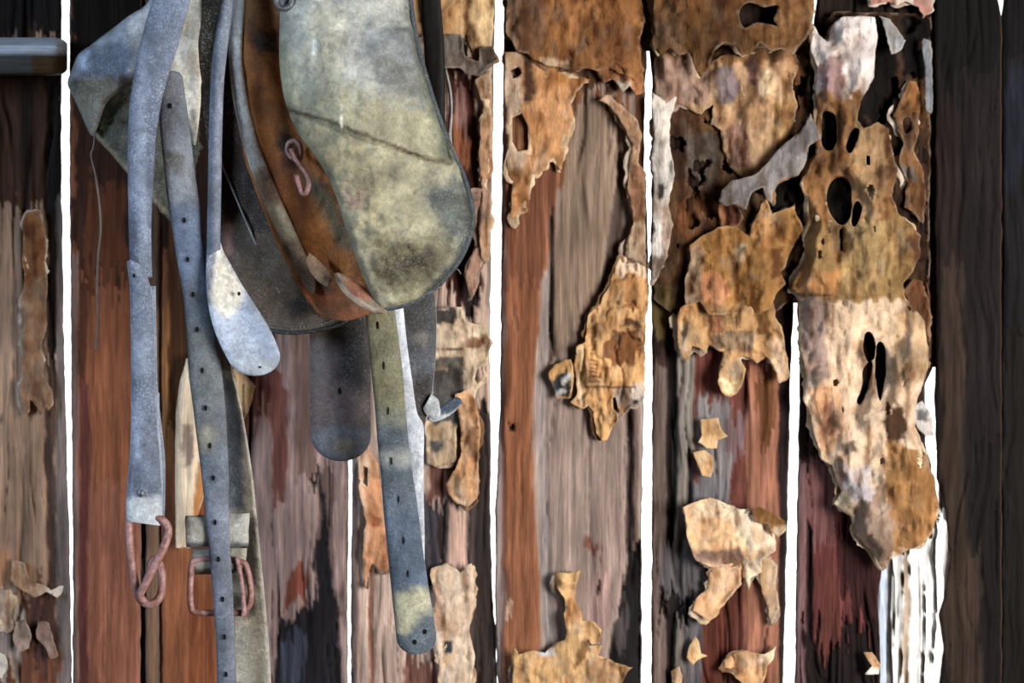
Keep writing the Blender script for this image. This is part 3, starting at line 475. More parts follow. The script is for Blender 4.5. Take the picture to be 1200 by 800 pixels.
# plank beside the saddle
paper('pale newsprint with a dark printed picture beside the dark saddle strap', [(506, 362), (540, 360), (545, 376), (570, 380), (575, 402), (568, 430), (572, 446), (560, 456), (555, 470), (542, 466), (536, 500), (534, 540), (512, 548), (500, 545), (500, 420)], (236, 208, 172), [(rc(505, 360, 534, 381), (74, 70, 68), 3), (rc(505, 418, 544, 432), (112, 106, 98), 2), (rc(505, 432, 544, 500), (82, 80, 82), 4), (rc(505, 408, 543, 410.5), (110, 76, 56), 1), ([(500, 500), (536, 496), (534, 546), (500, 546)], (190, 162, 128), 6), ([(505, 515), (520, 515), (518, 530), (504, 530)], (84, 84, 84), 4), (rc(548, 396, 570, 406), (150, 100, 62), 4)], 140, 5, 6, 6, step=2.6,
      holes=[[(558, 432), (564, 428), (566, 440), (560, 450), (556, 444)]])
paper('curled tan paper tongue beside the left middle gap', [(533, 462), (548, 456), (560, 474), (563, 510), (558, 540), (561, 560), (558, 584), (548, 594), (536, 590), (525, 580), (522, 566), (531, 554), (541, 535), (540, 500)], (222, 170, 122), [(rc(550, 500, 562, 540), (150, 104, 64), 4), ([(525, 560), (545, 556), (548, 590), (530, 586)], (218, 178, 138), 4)], 141, 8, 10, 8, step=2.8)
paper('pale peeling paper with a dark blue patch right of the hanging strap tip', [(506, 668), (524, 660), (540, 672), (552, 660), (556, 700), (550, 740), (556, 770), (548, 830), (512, 830), (514, 780), (504, 740), (510, 700)], (234, 204, 174), [(rc(520, 750, 532, 765), (62, 74, 92), 2), (rc(504, 664, 516, 740), (196, 150, 118), 5)], 142, 4, 8, 6, step=2.8)
paper('orange brown peeling paper left of the hanging strap', [(418, 530), (432, 526), (444, 545), (448, 590), (456, 630), (460, 668), (446, 672), (436, 660), (428, 690), (424, 650), (430, 610), (422, 575)], (206, 142, 94), [(rc(414, 525, 430, 600), (222, 176, 140), 5), ([(436, 600), (446, 604), (446, 620), (436, 616)], (150, 84, 40), 3)], 143, 3, 7, 6, step=2.8, holes=[[(426, 545), (432, 548), (431, 570), (426, 566)]])
paper('tan paper on the wall right of the black strap at the top', [(500, -60), (582, -60), (580, 0), (577, 60), (566, 76), (556, 70), (546, 40), (540, 44), (505, 42), (500, 0)], (190, 146, 92), [(rc(550, -60, 582, 60), (206, 172, 122), 5), (rc(544, 0, 552, 60), (104, 70, 44), 4)], 144, 5, 8, 6)
paper('grey torn paper band with a dark curled corner poking into the left middle gap', [(486, 44), (540, 40), (546, 66), (560, 72), (562, 56), (576, 54), (586, 70), (574, 78), (562, 90), (548, 88), (538, 80), (500, 82), (486, 64)], (116, 106, 98), [([(560, 54), (578, 54), (586, 70), (568, 76)], (70, 58, 48), 2)], 145, 9, 6, 6, step=2.6)
paper('tan paper strip along the left edge of the left middle gap', [(556, 94), (576, 80), (576, 200), (574, 300), (566, 310), (560, 270), (566, 230), (562, 180), (565, 120)], (206, 160, 118), [(rc(566, 80, 580, 120), (214, 176, 138), 4), (rc(556, 210, 580, 260), (176, 136, 112), 5)], 146, 4, 6, 5, step=2.8)
paper('faded brown paper beside the saddle flap edge', [(552, 222), (566, 222), (572, 260), (568, 300), (560, 330), (552, 350), (545, 320), (556, 290), (556, 250)], (178, 138, 116), [(rc(545, 260, 575, 290), (112, 70, 56), 5)], 147, 3, 5, 5, step=2.8)
paper('peeled bark coloured paper strip with a ragged foot beside the leftmost gap', [(29, 250), (45, 247), (52, 270), (53, 300), (55, 330), (54, 380), (49, 400), (48, 425), (50, 440), (61, 458), (63, 470), (58, 480), (53, 476), (48, 485), (43, 476), (36, 468), (34, 478), (28, 491), (25, 482), (21, 464), (23, 450), (29, 440), (26, 420), (24, 400), (27, 380), (25, 350), (29, 320), (26, 290)], (150, 112, 82), [(rc(20, 245, 60, 330), (132, 84, 44), 6)], 148, 5, 8, 5, step=2.6)
paper('frayed white wood-like paper flakes at the lower left by the leftmost gap', [(14, 656), (28, 660), (36, 680), (52, 684), (60, 692), (74, 686), (68, 698), (54, 694), (40, 700), (24, 690), (12, 680)], (186, 146, 112), [(rc(54, 682, 76, 700), (206, 190, 176), 2)], 149, 3, 6, 6, step=2.4)

for lab, pl, cl, sd in [('pale ragged chip of peeling paper at the left frame edge under the frayed flakes', [(-8, 692), (10, 690), (18, 704), (12, 722), (20, 736), (8, 742), (-8, 736)], (190, 168, 152), 150), ('pale hooked chip of peeling paper low on the leftmost plank', [(18, 728), (30, 724), (36, 744), (34, 760), (24, 764), (16, 750)], (176, 150, 136), 151), ('mauve brown curl of peeling paper low on the leftmost plank by its gap', [(44, 728), (56, 730), (62, 748), (68, 768), (60, 772), (52, 756), (44, 748)], (158, 124, 110), 152), ('small white chip of paper at the lower left corner', [(-6, 762), (6, 766), (10, 782), (2, 796), (-6, 792)], (206, 196, 186), 153)]:
    paper(lab, pl, cl, [], sd, 3, 6, 6, step=2.4)
def tube(name, pts, r, mat, parent=None, seg=8, closed=False, rgbcol=None, sub=5):
    P = [np.array(p, float) for p in pts]; n = len(P); C = []
    rng = range(n if closed else n-1)
    for i in rng:
        a = P[i-1] if (i > 0 or closed) else P[0]; b = P[i]; c = P[(i+1) % n]; d = P[(i+2) % n] if (closed or i+2 < n) else P[-1]
        for k in range(sub):
            t = k/sub; C.append(.5*((2*b)+(c-a)*t+(2*a-5*b+4*c-d)*t*t+(3*b-a-3*c+d)*t**3))
    if not closed: C.append(P[-1])
    C = np.array(C); m = len(C); V = []; F = []
    up = np.array([0.13, 1, .21])
    for i in range(m):
        a = C[i-1] if (i > 0 or closed) else C[i]; b = C[(i+1) % m] if (closed or i+1 < m) else C[i]
        t = b-a; t /= np.linalg.norm(t)+1e-12; s = np.cross(t, up); s /= np.linalg.norm(s)+1e-12; q = np.cross(s, t)
        rr = r(i/(m-1)) if callable(r) else r
        for k in range(seg):
            an = 2*math.pi*k/seg; V.append(C[i]+rr*(math.cos(an)*s+math.sin(an)*q))
    for i in range(m if closed else m-1):
        for k in range(seg):
            a = i*seg+k; b = i*seg+(k+1) % seg; c = ((i+1) % m)*seg+(k+1) % seg; d = ((i+1) % m)*seg+k
            F.append([a, b, c, d])
    if not closed: F.append(list(range(seg))[::-1]); F.append([(m-1)*seg+k for k in range(seg)])
    rgb = None if rgbcol is None else np.tile(lin(rgbcol), (len(V), 1))
    return V, F, rgb
def tube_obj(name, paths, r, mat, parent=None, seg=8, closed=False, rgbcol=None, sub=5):
    VV = []; FF = []; RR = []
    for p in paths:
        V, F, g = tube(name, p, r, mat, None, seg, closed, rgbcol, sub); b = len(VV)
        VV += V; FF += [[i+b for i in f] for f in F]
        if g is not None: RR.append(g)
    return mesh_obj(name, VV, FF, mat, parent, np.concatenate(RR) if RR else None)
def pt(x, y, d): return at(np.array(float(x)), np.array(float(y)), np.array(float(d)))

# ------------------------------------------------------------------ ribbons (straps): rows of left edge, right edge, distance
def cat(P, n):
    P = np.asarray(P, float); out = []
    for i in range(len(P)-1):
        a = P[max(i-1, 0)]; b = P[i]; c = P[i+1]; d = P[min(i+2, len(P)-1)]
        for k in range(n):
            t = k/n; out.append(.5*((2*b)+(c-a)*t+(2*a-5*b+4*c-d)*t*t+(3*b-a-3*c+d)*t**3))
    out.append(P[-1]); return np.array(out)
def ribbon(name, rows, thick, mat, base, regions=(), parent=None, seed=1, n=10, bulge=.0012, sub=6, var=.18, wob=.0012, edge=None, round_end=True, round_start=False):
    """rows: (xl, yl, xr, yr, depth left, depth right)"""
    R = cat(rows, sub); k = len(R); u = np.linspace(0, 1, n)
    if round_end: R = cap_rows(R, True)
    if round_start: R = cap_rows(R, False)
    k = len(R); V = []; XY = []; M = 2*n+2
    for i in range(k):
        xl, yl, xr, yr, dl, dr = R[i]
        x = xl+(xr-xl)*u; y = yl+(yr-yl)*u; d = dl+(dr-dl)*u
        e = np.clip(np.minimum(u, 1-u)*8, 0, 1)
        wv = (fbm(np.full(n, i/7.0)+u*.8, u*1.3+seed, seed, 3)-.5)*2*wob
        f = d-bulge*(1-(2*u-1)**2)+wv+.0008*(1-e); b = d+thick+wv-bulge*.4*(1-(2*u-1)**2)
        ox = .0006/PX
        s = 1 if xr > xl else -1
        xs = np.concatenate([x, [x[-1]+s*ox*.9], x[::-1], [x[0]-s*ox*.9]]); ys = np.concatenate([y, [y[-1]], y[::-1], [y[0]]])
        ds = np.concatenate([f, [d[-1]+thick*.5+wv[-1]], b[::-1], [d[0]+thick*.5+wv[0]]])
        V.append(at(xs, ys, ds)); XY.append(np.stack([xs, ys], -1))
    V = np.concatenate(V); XY = np.concatenate(XY); F = []
    for i in range(k-1):
        for j in range(M):
            a = i*M+j; b = i*M+(j+1) % M; F.append([a, a+M, b+M, b])
    F.append(list(range(M))[::-1][::-1]); F.append([(k-1)*M+j for j in range(M)][::-1])
    rgb = paint(XY[:, 0], XY[:, 1], base, regions, seed, var, (22, 34), False, 1.0)
    jj = np.arange(len(XY)) % M
    if edge is not None:
        m = (jj == n) | (jj == M-1); rgb[m] = lin(edge)
    return mesh_obj(name, V, F, mat, parent, rgb)
def cap_rows(R, end=True):
    """round off the end of a ribbon with rows that shrink towards a tip"""
    a = R[-1] if end else R[0]; b = R[-2] if end else R[1]
    L = np.array([a[0], a[1]]); Rr = np.array([a[2], a[3]]); c = (L+Rr)/2; h = (Rr-L)/2; w_ = np.hypot(*h)
    c0 = np.array([(b[0]+b[2])/2, (b[1]+b[3])/2]); t = c-c0; t /= np.hypot(*t)+1e-9
    out = []
    for q in (15, 30, 45, 58, 70, 80, 86):
        an = math.radians(q); cc = c+t*w_*math.sin(an)*.85; hh = h*math.cos(an); dm = (a[4]+a[5])/2; dd = (a[5]-a[4])/2*math.cos(an)
        out.append([cc[0]-hh[0], cc[1]-hh[1], cc[0]+hh[0], cc[1]+hh[1], dm-dd, dm+dd])
    return np.concatenate([R, out]) if end else np.concatenate([out[::-1], R])
def holes_on(parent, pts, dep, w_=2.0, h_=3.6, dust=True):
    for i, (x, y) in enumerate(pts):
        d = dep(x, y) if callable(dep) else dep
        k = 12; V = [pt(x, y, d-.0004)]; 
        for j in range(k):
            a = 2*math.pi*j/k; V.append(pt(x+w_*math.cos(a), y+h_*math.sin(a), d-.0005))
        for j in range(k):
            a = 2*math.pi*j/k; V.append(pt(x+w_*.9*math.cos(a), y+h_*.9*math.sin(a), d+.002))
        F = [[0, 1+(j+1) % k, 1+j] for j in range(k)]+[[1+j, 1+(j+1) % k, 1+k+(j+1) % k, 1+k+j] for j in range(k)]
        mesh_obj('punched_hole', V, F, DARK, parent, None, False)
def rows_d(rows, d, dr=None):
    return [(*r[:4], r[4] if len(r) > 4 else d, r[5] if len(r) > 5 else (r[4] if len(r) > 4 else (d if dr is None else dr))) for r in rows]
SB = at(np.array(330.), np.array(395.), np.array(-.2))
saddle = empty('saddle', SB)
tag(saddle, 'old cracked leather riding saddle hanging against the plank wall', 'saddle')
rack = slab('saddle_rack', -.252, -.215, 1.868, -.222, 0.0, 1.905, ROOMW, None); del rack['kind']
tag(rack, 'square wooden peg above the saddle that carries it', 'rack')
def ellipsoid(name, c, r, mat, parent, col, seg=32, ring=16):
    V = []; F = []
    for i in range(ring+1):
        th = math.pi*i/ring
        for j in range(seg):
            ph = 2*math.pi*j/seg; V.append((c[0]+r[0]*math.sin(th)*math.cos(ph), c[1]+r[1]*math.sin(th)*math.sin(ph), c[2]+r[2]*math.cos(th)))
    for i in range(ring):
        for j in range(seg): F.append([i*seg+j, (i+1)*seg+j, (i+1)*seg+(j+1) % seg, i*seg+(j+1) % seg])
    return mesh_obj(name, V, F, mat, parent, np.tile(lin(col), (len(V), 1)))
ellipsoid('seat', pt(335, -125, -.25), (.17, .10, .055), LEATHER, saddle, (70, 62, 52))
# --- main flap
FP = smooth_poly([(326, -60), (328, -110), (400, -115), (470, -110), (474, -50), (479, 0), (488, 50), (504, 108), (522, 160), (541, 202), (551, 235), (554, 262), (546, 290), (531, 315), (506, 340), (476, 357), (452, 362), (442, 358), (425, 324), (407, 272), (389, 218), (369, 183), (350, 158), (337, 128), (330, 100), (327, 60), (328, 0)], 4)
def flap_depth(x, y, d=None):
    z = -.25-.085*np.exp(-(((x-415-.12*(y-150))/105)**2+((y-120)/260)**2))
    L = (y-128)-(x-337)*.33+9*np.sin(np.clip((x-337)/190, 0, 1)*math.pi)*-1
    z = z+.004*np.exp(-(L/2.2)**2)*((x > 330) & (x < 530))-.0025/(1+np.exp(L/3))
    z = z-.006*np.exp(-(((x-500)/30)**2+((y-255)/20)**2))+(fbm(x/30, y/22, 5, 3)-.5)*.010+(fbm(x/7, y/9, 6, 3)-.5)*.0022*(1+2*(y > 200))
    if d is not None: z = z+.007*np.clip(1-d/9, 0, 1)**2
    return z
flap = sheet('flap', FP, flap_depth, FLAPL, (158, 156, 132), [  # pale upper patches paint the flap's soft light into the leather
    ([(326, -110), (480, -110), (500, 80), (420, 110), (330, 60)], (176, 180, 176), 12), ([(420, 30), (500, 20), (520, 120), (440, 110)], (134, 142, 146), 14), ([(440, 60), (505, 90), (512, 118), (450, 106)], (108, 112, 110), 8),
    ([(490, -20), (480, -20), (480, 0), (500, 90), (530, 160), (540, 200), (520, 190), (495, 110), (476, 20)], (92, 100, 84), 6), ([(345, 70), (360, 10), (400, 0), (400, 100), (350, 120)], (188, 186, 168), 9),
    ([(495, 215), (540, 205), (555, 262), (540, 300), (515, 270)], (88, 96, 94), 10), ([(330, 132), (385, 150), (450, 178), (450, 290), (400, 230)], (146, 140, 112), 14), ([(430, 280), (530, 290), (530, 315), (480, 350), (430, 330)], (100, 96, 70), 12), ([(440, 300), (500, 290), (520, 312), (450, 328)], (52, 46, 30), 9), ([(490, 228), (525, 225), (520, 244), (495, 240)], (70, 78, 82), 7),
    ([(400, 225), (425, 218), (430, 240), (410, 246)], (120, 100, 92), 8), ([(376, 225), (400, 230), (440, 330), (450, 360), (425, 345), (395, 290)], (150, 146, 124), 6), ([(545, 225), (560, 230), (556, 285), (535, 315), (505, 345), (496, 340), (530, 305), (545, 270)], (52, 60, 64), 3),
    ([(336, 127), (380, 137), (440, 160), (500, 184), (530, 190), (530, 193), (498, 188), (438, 165), (380, 142), (336, 131)], (84, 74, 52), 1.0), ([(366, 46), (370, 46), (370, 64), (366, 64)], (236, 238, 236), .8), ([(398, 122), (400.5, 122), (401, 156), (398.5, 150)], (226, 222, 206), .6)], 201, 2.6, .0055, parent=saddle, var=.3, vs_=(26, 26))
ED = [(479, -8), (488, 50), (504, 108), (522, 160), (541, 202), (551, 235), (553, 262), (545, 290), (530, 315), (505, 340), (475, 356), (450, 361)]
tube_obj('edge_binding', [[pt(x, y, float(flap_depth(np.array(float(x)), np.array(float(y))))+.0085) for x, y in ED]], .0034, LEATHER, flap, 8, False, (62, 72, 78))
for i, (a, b, c) in enumerate([((531, 314), (537, 316), (540, 321)), ((508, 338), (514, 337), (519, 334)), ((526, 165), (533, 178), (537, 190)), ((497, 343), (503, 343), (509, 340)), ((527, 172), (530, 180), (532, 187))]):
    z = float(flap_depth(np.array(float(a[0])), np.array(float(a[1]))))
    tube_obj('frayed_thread', [[pt(*a, z), pt(*b, z-.003), pt(*c, z+.001)]], .0006, THREAD, flap, 5)
ring = [(333+9*math.cos(a), 1+9*math.sin(a)) for a in np.linspace(0, 2*math.pi, 10)[:-1]]
tube_obj('metal_ring', [[pt(x, y, -.305) for x, y in ring]], .003, STEEL, saddle, 8, True)
# --- brown roll under the flap, turned to the left, with its pale rim
XL = [(-110, 274), (0, 272), (60, 270), (120, 277), (180, 291), (230, 309), (290, 336), (335, 360), (370, 380)]
def roll_depth(x, y, d=None):
    u = np.clip((x-interp(XL, y))/(60+.16*np.clip(y-120, 0, 200)), 0, 1.3)
    return -.212-.052*u-.012*np.sin(np.clip(u, 0, 1)*math.pi)+(fbm(x/16, y/30, 15, 3)-.5)*.008
roll = sheet('knee_roll', smooth_poly([(276, -110), (335, -110), (345, 0), (345, 60), (348, 110), (366, 150), (400, 215), (422, 275), (438, 322), (452, 352), (446, 364), (425, 370), (400, 375), (378, 371), (360, 352), (342, 320), (322, 278), (302, 230), (286, 180), (274, 120), (268, 60), (271, 0)], 4),
    roll_depth, LEATHER, (190, 116, 48), [(rc(270, -110, 350, 34), (150, 98, 46), 8), ([(285, 36), (330, 30), (332, 62), (300, 66)], (66, 44, 28), 7), ([(300, 180), (340, 190), (380, 270), (350, 290), (318, 250)], (168, 98, 42), 8), ([(345, 190), (384, 222), (420, 300), (395, 290)], (128, 112, 78), 5),
    ([(352, 260), (378, 258), (392, 300), (372, 320), (358, 300)], (216, 130, 52), 7), ([(322, 150), (345, 160), (350, 200), (330, 190)], (58, 40, 26), 6), ([(340, 300), (380, 316), (396, 345), (372, 360)], (104, 82, 62), 6), ([(352, 335), (400, 345), (450, 360), (420, 380), (372, 376)], (196, 118, 72), 5), ([(384, 345), (430, 356), (440, 366), (400, 362)], (186, 122, 80), 4), ([(360, 350), (380, 356), (400, 372), (380, 372)], (146, 110, 88), 4)],
    203, 2.8, .006, parent=saddle, var=.32, vs_=(20, 26))
ribbon('pale_rim', rows_d([(272, -110, 289, -110), (271, 0, 288, 0), (268, 60, 284, 60), (274, 120, 291, 118), (288, 180, 305, 174), (306, 230, 324, 222), (333, 290, 350, 280), (356, 333, 368, 322), (362, 342, 370, 336)], -.228, -.236), .006, DUSTY, (226, 228, 228), [(rc(260, 200, 380, 400), (206, 196, 168), 8), (rc(300, 200, 330, 240), (150, 120, 100), 5), (rc(330, 280, 380, 350), (120, 104, 84), 5)], roll, 204, bulge=.004, edge=(90, 84, 76))
ribbon('torn_lip', rows_d([(392, 320, 396, 319), (396, 332, 410, 325), (406, 346, 428, 338), (422, 358, 442, 350), (438, 366, 451, 361)], -.279), .002, LEATHER, (128, 110, 92), [(rc(405, 325, 440, 350), (150, 92, 62), 3), ([(392, 328), (398, 332), (440, 364), (440, 372), (400, 350)], (188, 172, 152), 2)], roll, 205, bulge=.004, edge=(196, 180, 160))
ribbon('torn_flake', rows_d([(384, 336, 389, 328), (374, 330, 383, 317), (364, 318, 372, 304), (358, 304, 362, 296)], -.262), .0015, LEATHER, (122, 98, 72), [], roll, 206, bulge=.001, edge=(170, 156, 140), round_end=False)
tube_obj('rusty_link', [[pt(x, y, -.283+.004*math.sin(i*1.3)) for i, (x, y) in enumerate([(343, 186), (337, 178), (338, 168), (346, 165), (352, 172), (352, 184), (350, 188)])], [pt(x, y, -.289+.003*math.sin(i)) for i, (x, y) in enumerate([(341, 174), (345, 185), (352, 194), (359, 204), (362, 214), (360, 224), (355, 227), (351, 218), (347, 205)])]], .0027, RUST, roll, 8)
# --- darker panels behind the roll
def inner_depth(x, y, d=None): return -.175-.0003*(x-240-.25*y)+(fbm(x/20, y/40, 25, 2)-.5)*.008
inner = sheet('inner_panel', smooth_poly([(233, -110), (310, -110), (300, 0), (296, 120), (320, 220), (350, 290), (372, 340), (352, 346), (338, 344), (328, 342), (302, 288), (276, 228), (260, 190), (246, 150), (237, 95), (233, 30)], 3), inner_depth, LEATHER, (62, 44, 32), [(rc(230, -110, 262, 160), (66, 64, 60), 6), ([(322, 325), (350, 320), (352, 348), (330, 345)], (128, 82, 50), 5), ([(270, 200), (300, 210), (335, 300), (320, 310)], (52, 38, 30), 6)], 207, 3.4, .004, parent=saddle, var=.35)
tube_obj('panel_edge', [[pt(x, y, float(inner_depth(np.array(float(x)), np.array(float(y))))-.002) for x, y in [(234, -60), (233, 30), (236, 92), (246, 150), (260, 192), (276, 230), (302, 290), (328, 343)]]], .0013, DUSTY, inner, 6, False, (178, 180, 182))
def sweat_depth(x, y, d=None): return -.148-.03*np.exp(-((y-300)/70)**2)+(fbm(x/24, y/30, 35, 3)-.5)*.008-.0003*(x-300)
sweat = sheet('sweat_flap', smooth_poly([(250, 140), (262, 190), (300, 230), (360, 300), (400, 350), (408, 374), (396, 381), (372, 388), (342, 391), (318, 388), (302, 377), (276, 342), (259, 300), (250, 250)], 4), sweat_depth, LEATHER, (98, 82, 66), [(rc(240, 130, 290, 300), (70, 60, 50), 8), ([(262, 262), (272, 262), (274, 300), (264, 296)], (150, 112, 106), 4), ([(330, 345), (400, 355), (400, 376), (330, 376)], (46, 40, 36), 8), ([(300, 376), (400, 376), (400, 395), (300, 395)], (92, 86, 74), 3)], 208, 3.0, .005, parent=saddle, var=.3)
HEM = [(303, 378), (318, 386), (342, 389), (372, 386), (395, 380), (406, 374)]
tube_obj('hem_edge', [[pt(x, y+1, float(sweat_depth(np.array(float(x)), np.array(float(y))))-.001) for x, y in HEM]], .0022, LEATHER, sweat, 7, False, (42, 40, 38))
HS = cat(np.array([(308, 376), (320, 380), (342, 382), (372, 380), (392, 374)], float), 7)
for i in range(len(HS)-1):
    a, b = HS[i], HS[i]+(HS[i+1]-HS[i])*.55; z = float(sweat_depth(a[0], a[1]))-.0012
    tube_obj('stitch', [[pt(a[0], a[1], z), pt((a[0]+b[0])/2, (a[1]+b[1])/2+.4, z-.0007), pt(b[0], b[1], z)]], .0008, THREAD, sweat, 5, sub=2)
# --- left end of the saddle: seat roll, felt lining, cream lining
def cantle_depth(x, y, d=None):
    z = -.235-.035*np.exp(-((y-78)/34)**2)+.00085*np.clip(150-x, 0, 90)+(fbm(x/18, y/18, 45, 3)-.5)*.010+.0004*np.clip(40-y, 0, 80)
    if d is not None: z = z+.006*np.clip(1-d/7, 0, 1)**2
    return z
sheet('cantle', smooth_poly([(205, -80), (182, -80), (176, -4), (150, 19), (112, 48), (106, 53), (92, 63), (84, 82), (79, 97), (84, 110), (95, 134), (106, 158), (113, 152), (124, 122), (138, 109), (156, 99), (178, 100), (186, 60)], 4), cantle_depth, DUSTY, (128, 136, 148), [([(176, -4), (150, 19), (110, 50), (112, 58), (160, 40), (190, 10)], (186, 196, 212), 4), ([(100, 60), (130, 62), (155, 56), (156, 92), (100, 88)], (104, 116, 136), 7), ([(78, 98), (100, 92), (156, 92), (156, 104), (124, 124), (106, 160), (84, 112)], (122, 118, 102), 4), ([(94, 62), (104, 56), (100, 84), (92, 84)], (176, 192, 220), 3), ([(136, 90), (156, 92), (156, 104), (138, 108)], (70, 62, 52), 4), ([(80, 96), (90, 90), (94, 112), (84, 112)], (70, 68, 58), 3)], 209, 2.8, .006, parent=saddle, var=.25)  # pale blue patches along the upper edge paint the light falling there
def felt_depth(x, y, d=None): return -.205+.0006*np.clip(150-x, 0, 60)+(fbm(x/6, y/6, 55, 3)-.5)*.006
sheet('felt_lining', jag(smooth_poly([(110, 156), (124, 118), (140, 104), (160, 96), (225, 96), (232, 180), (212, 262), (198, 258), (178, 235), (150, 205), (128, 178)], 3), .8, 3, 5), felt_depth, FELT, (84, 86, 78), [([(108, 156), (120, 170), (150, 203), (178, 233), (200, 258), (198, 252), (150, 196), (116, 158)], (138, 128, 108), 2)], 210, 2.8, .008, parent=saddle, var=.35, vs_=(8, 8))
sheet('cream_lining', smooth_poly([(226, -80), (242, -80), (236, 0), (232, 45), (235, 95), (235, 125), (228, 170), (222, 152), (216, 112), (210, 88), (188, 96), (194, 74), (208, 36), (222, 0)], 3), lambda x, y, d=None: -.262+(fbm(x/10, y/30, 65, 3)-.5)*.01, LEATHER, (222, 216, 200), [(rc(214, 60, 240, 90), (196, 182, 164), 5), (rc(222, 130, 232, 172), (150, 146, 134), 3)], 211, 2.8, .003, parent=saddle, var=.25)
sheet('dark_lining', smooth_poly([(236, -80), (268, -80), (262, 0), (250, 100), (248, 190), (240, 150), (234, 80)], 3), lambda x, y, d=None: -.235+(fbm(x/8, y/20, 75, 3)-.5)*.008, FELT, (46, 45, 42), [], 212, 3, .004, parent=saddle, var=.4, vs_=(6, 14))
# --- girth straps below the flap
ft = ribbon('rounded_tab', rows_d([(368, 340, 428, 340), (364, 378, 432, 374), (364, 430, 434, 430), (364, 480, 434, 480), (365, 511, 434, 511)], -.130), .005, LEATHER, (104, 92, 92), [([(364, 370), (390, 372), (386, 440), (366, 460)], (112, 106, 104), 6), ([(395, 370), (434, 370), (434, 470), (400, 440)], (44, 42, 46), 8), (rc(360, 500, 440, 550), (104, 108, 118), 6), ([(390, 515), (410, 512), (412, 528), (392, 530)], (138, 128, 112), 5)], saddle, 221, bulge=.004, edge=(120, 126, 138))  # dark patch near the top is shadow painted on the tab
holes_on(ft, [(398, 458)], -.1345, 1.8, 4.2)
gs = ribbon('billet_strap', rows_d([(424, 320, 458, 316), (428, 362, 462, 358), (432, 400, 467, 398), (436, 440, 472, 440), (440, 480, 475, 480), (443, 520, 479, 520), (447, 560, 484, 560), (450, 600, 490, 600), (455, 650, 496, 650), (459, 690, 502, 690), (464, 738, 510, 736), (465, 748, 511, 746)], -.200), .004, LEATHER, (84, 96, 106), [(rc(420, 300, 490, 490), (122, 120, 92), 10), (rc(430, 480, 490, 500), (116, 118, 104), 4), (rc(438, 528, 490, 545), (150, 156, 152), 4), (rc(445, 575, 500, 600), (92, 106, 122), 4), (rc(450, 618, 500, 634), (120, 130, 140), 5), ([(462, 700), (500, 680), (512, 680), (504, 712), (474, 745), (464, 740)], (190, 188, 160), 4), (rc(440, 600, 510, 690), (84, 100, 120), 6)], saddle, 222, bulge=.002, edge=(150, 170, 200), var=.25)
holes_on(gs, [(443, 381), (450, 428), (455, 481), (459, 540), (467, 585), (473, 633), (478, 672)], -.2025, 1.0, 4.6)
holes_on(gs, [(498, 740), (486, 752)], -.2025, 2.4, 3)
ribbon('backing_strap', rows_d([(448, 340, 470, 338), (458, 400, 476, 398), (466, 440, 482, 442), (470, 474, 488, 482), (474, 500, 496, 500), (478, 540, 496, 540), (480, 580, 496, 580), (482, 620, 497, 620), (486, 660, 497, 660)], -.188), .003, DUSTY, (206, 214, 226), [], saddle, 223, round_end=False, edge=(220, 226, 236))
ds = ribbon('dark_strap', rows_d([(472, 310, 508, 305), (470, 345, 509, 338), (469, 380, 511, 378), (470, 420, 510, 420), (473, 455, 506, 458), (475, 474, 502, 480), (488, 485, 499, 489)], -.160), .004, LEATHER, (62, 62, 64), [(rc(470, 390, 510, 440), (84, 90, 98), 8), (rc(472, 440, 510, 490), (52, 48, 46), 6), (rc(480, 390, 500, 402), (120, 116, 110), 4)], saddle, 224, round_end=False, edge=(196, 200, 206), var=.4)
ribbon('turned_tip', rows_d([(496, 478, 505, 462), (500, 486, 513, 468), (506, 490, 515, 478)], -.164), .002, DUSTY, (200, 208, 214), [], ds, 225, round_end=True)
sheet('tip_fold', smooth_poly([(500, 490), (514, 478), (534, 465), (541, 472), (528, 486), (510, 494)], 3), lambda x, y, d=None: -.15+0*x, LEATHER, (74, 90, 112), [([(500, 490), (528, 484), (541, 474), (530, 490), (508, 496)], (206, 212, 220), 1)], 226, 2.4, .003, parent=ds)
bs = ribbon('black_strap', rows_d([(493, -110, 514, -110), (494, 0, 516, 0), (497, 50, 520, 50), (501, 100, 521, 100), (508, 132, 521, 136), (516, 152, 521, 154)], -.095), .004, BLACK, (16, 14, 13), [], saddle, 227, round_end=False, edge=(128, 118, 106), var=.1)
ribbon('thin_edge', rows_d([(521, 80, 523, 80), (526, 108, 529, 108), (527, 135, 530, 136), (525, 160, 529, 162), (530, 190, 533, 190)], -.088), .003, DUSTY, (150, 148, 146), [], bs, 228, n=4, round_end=False)

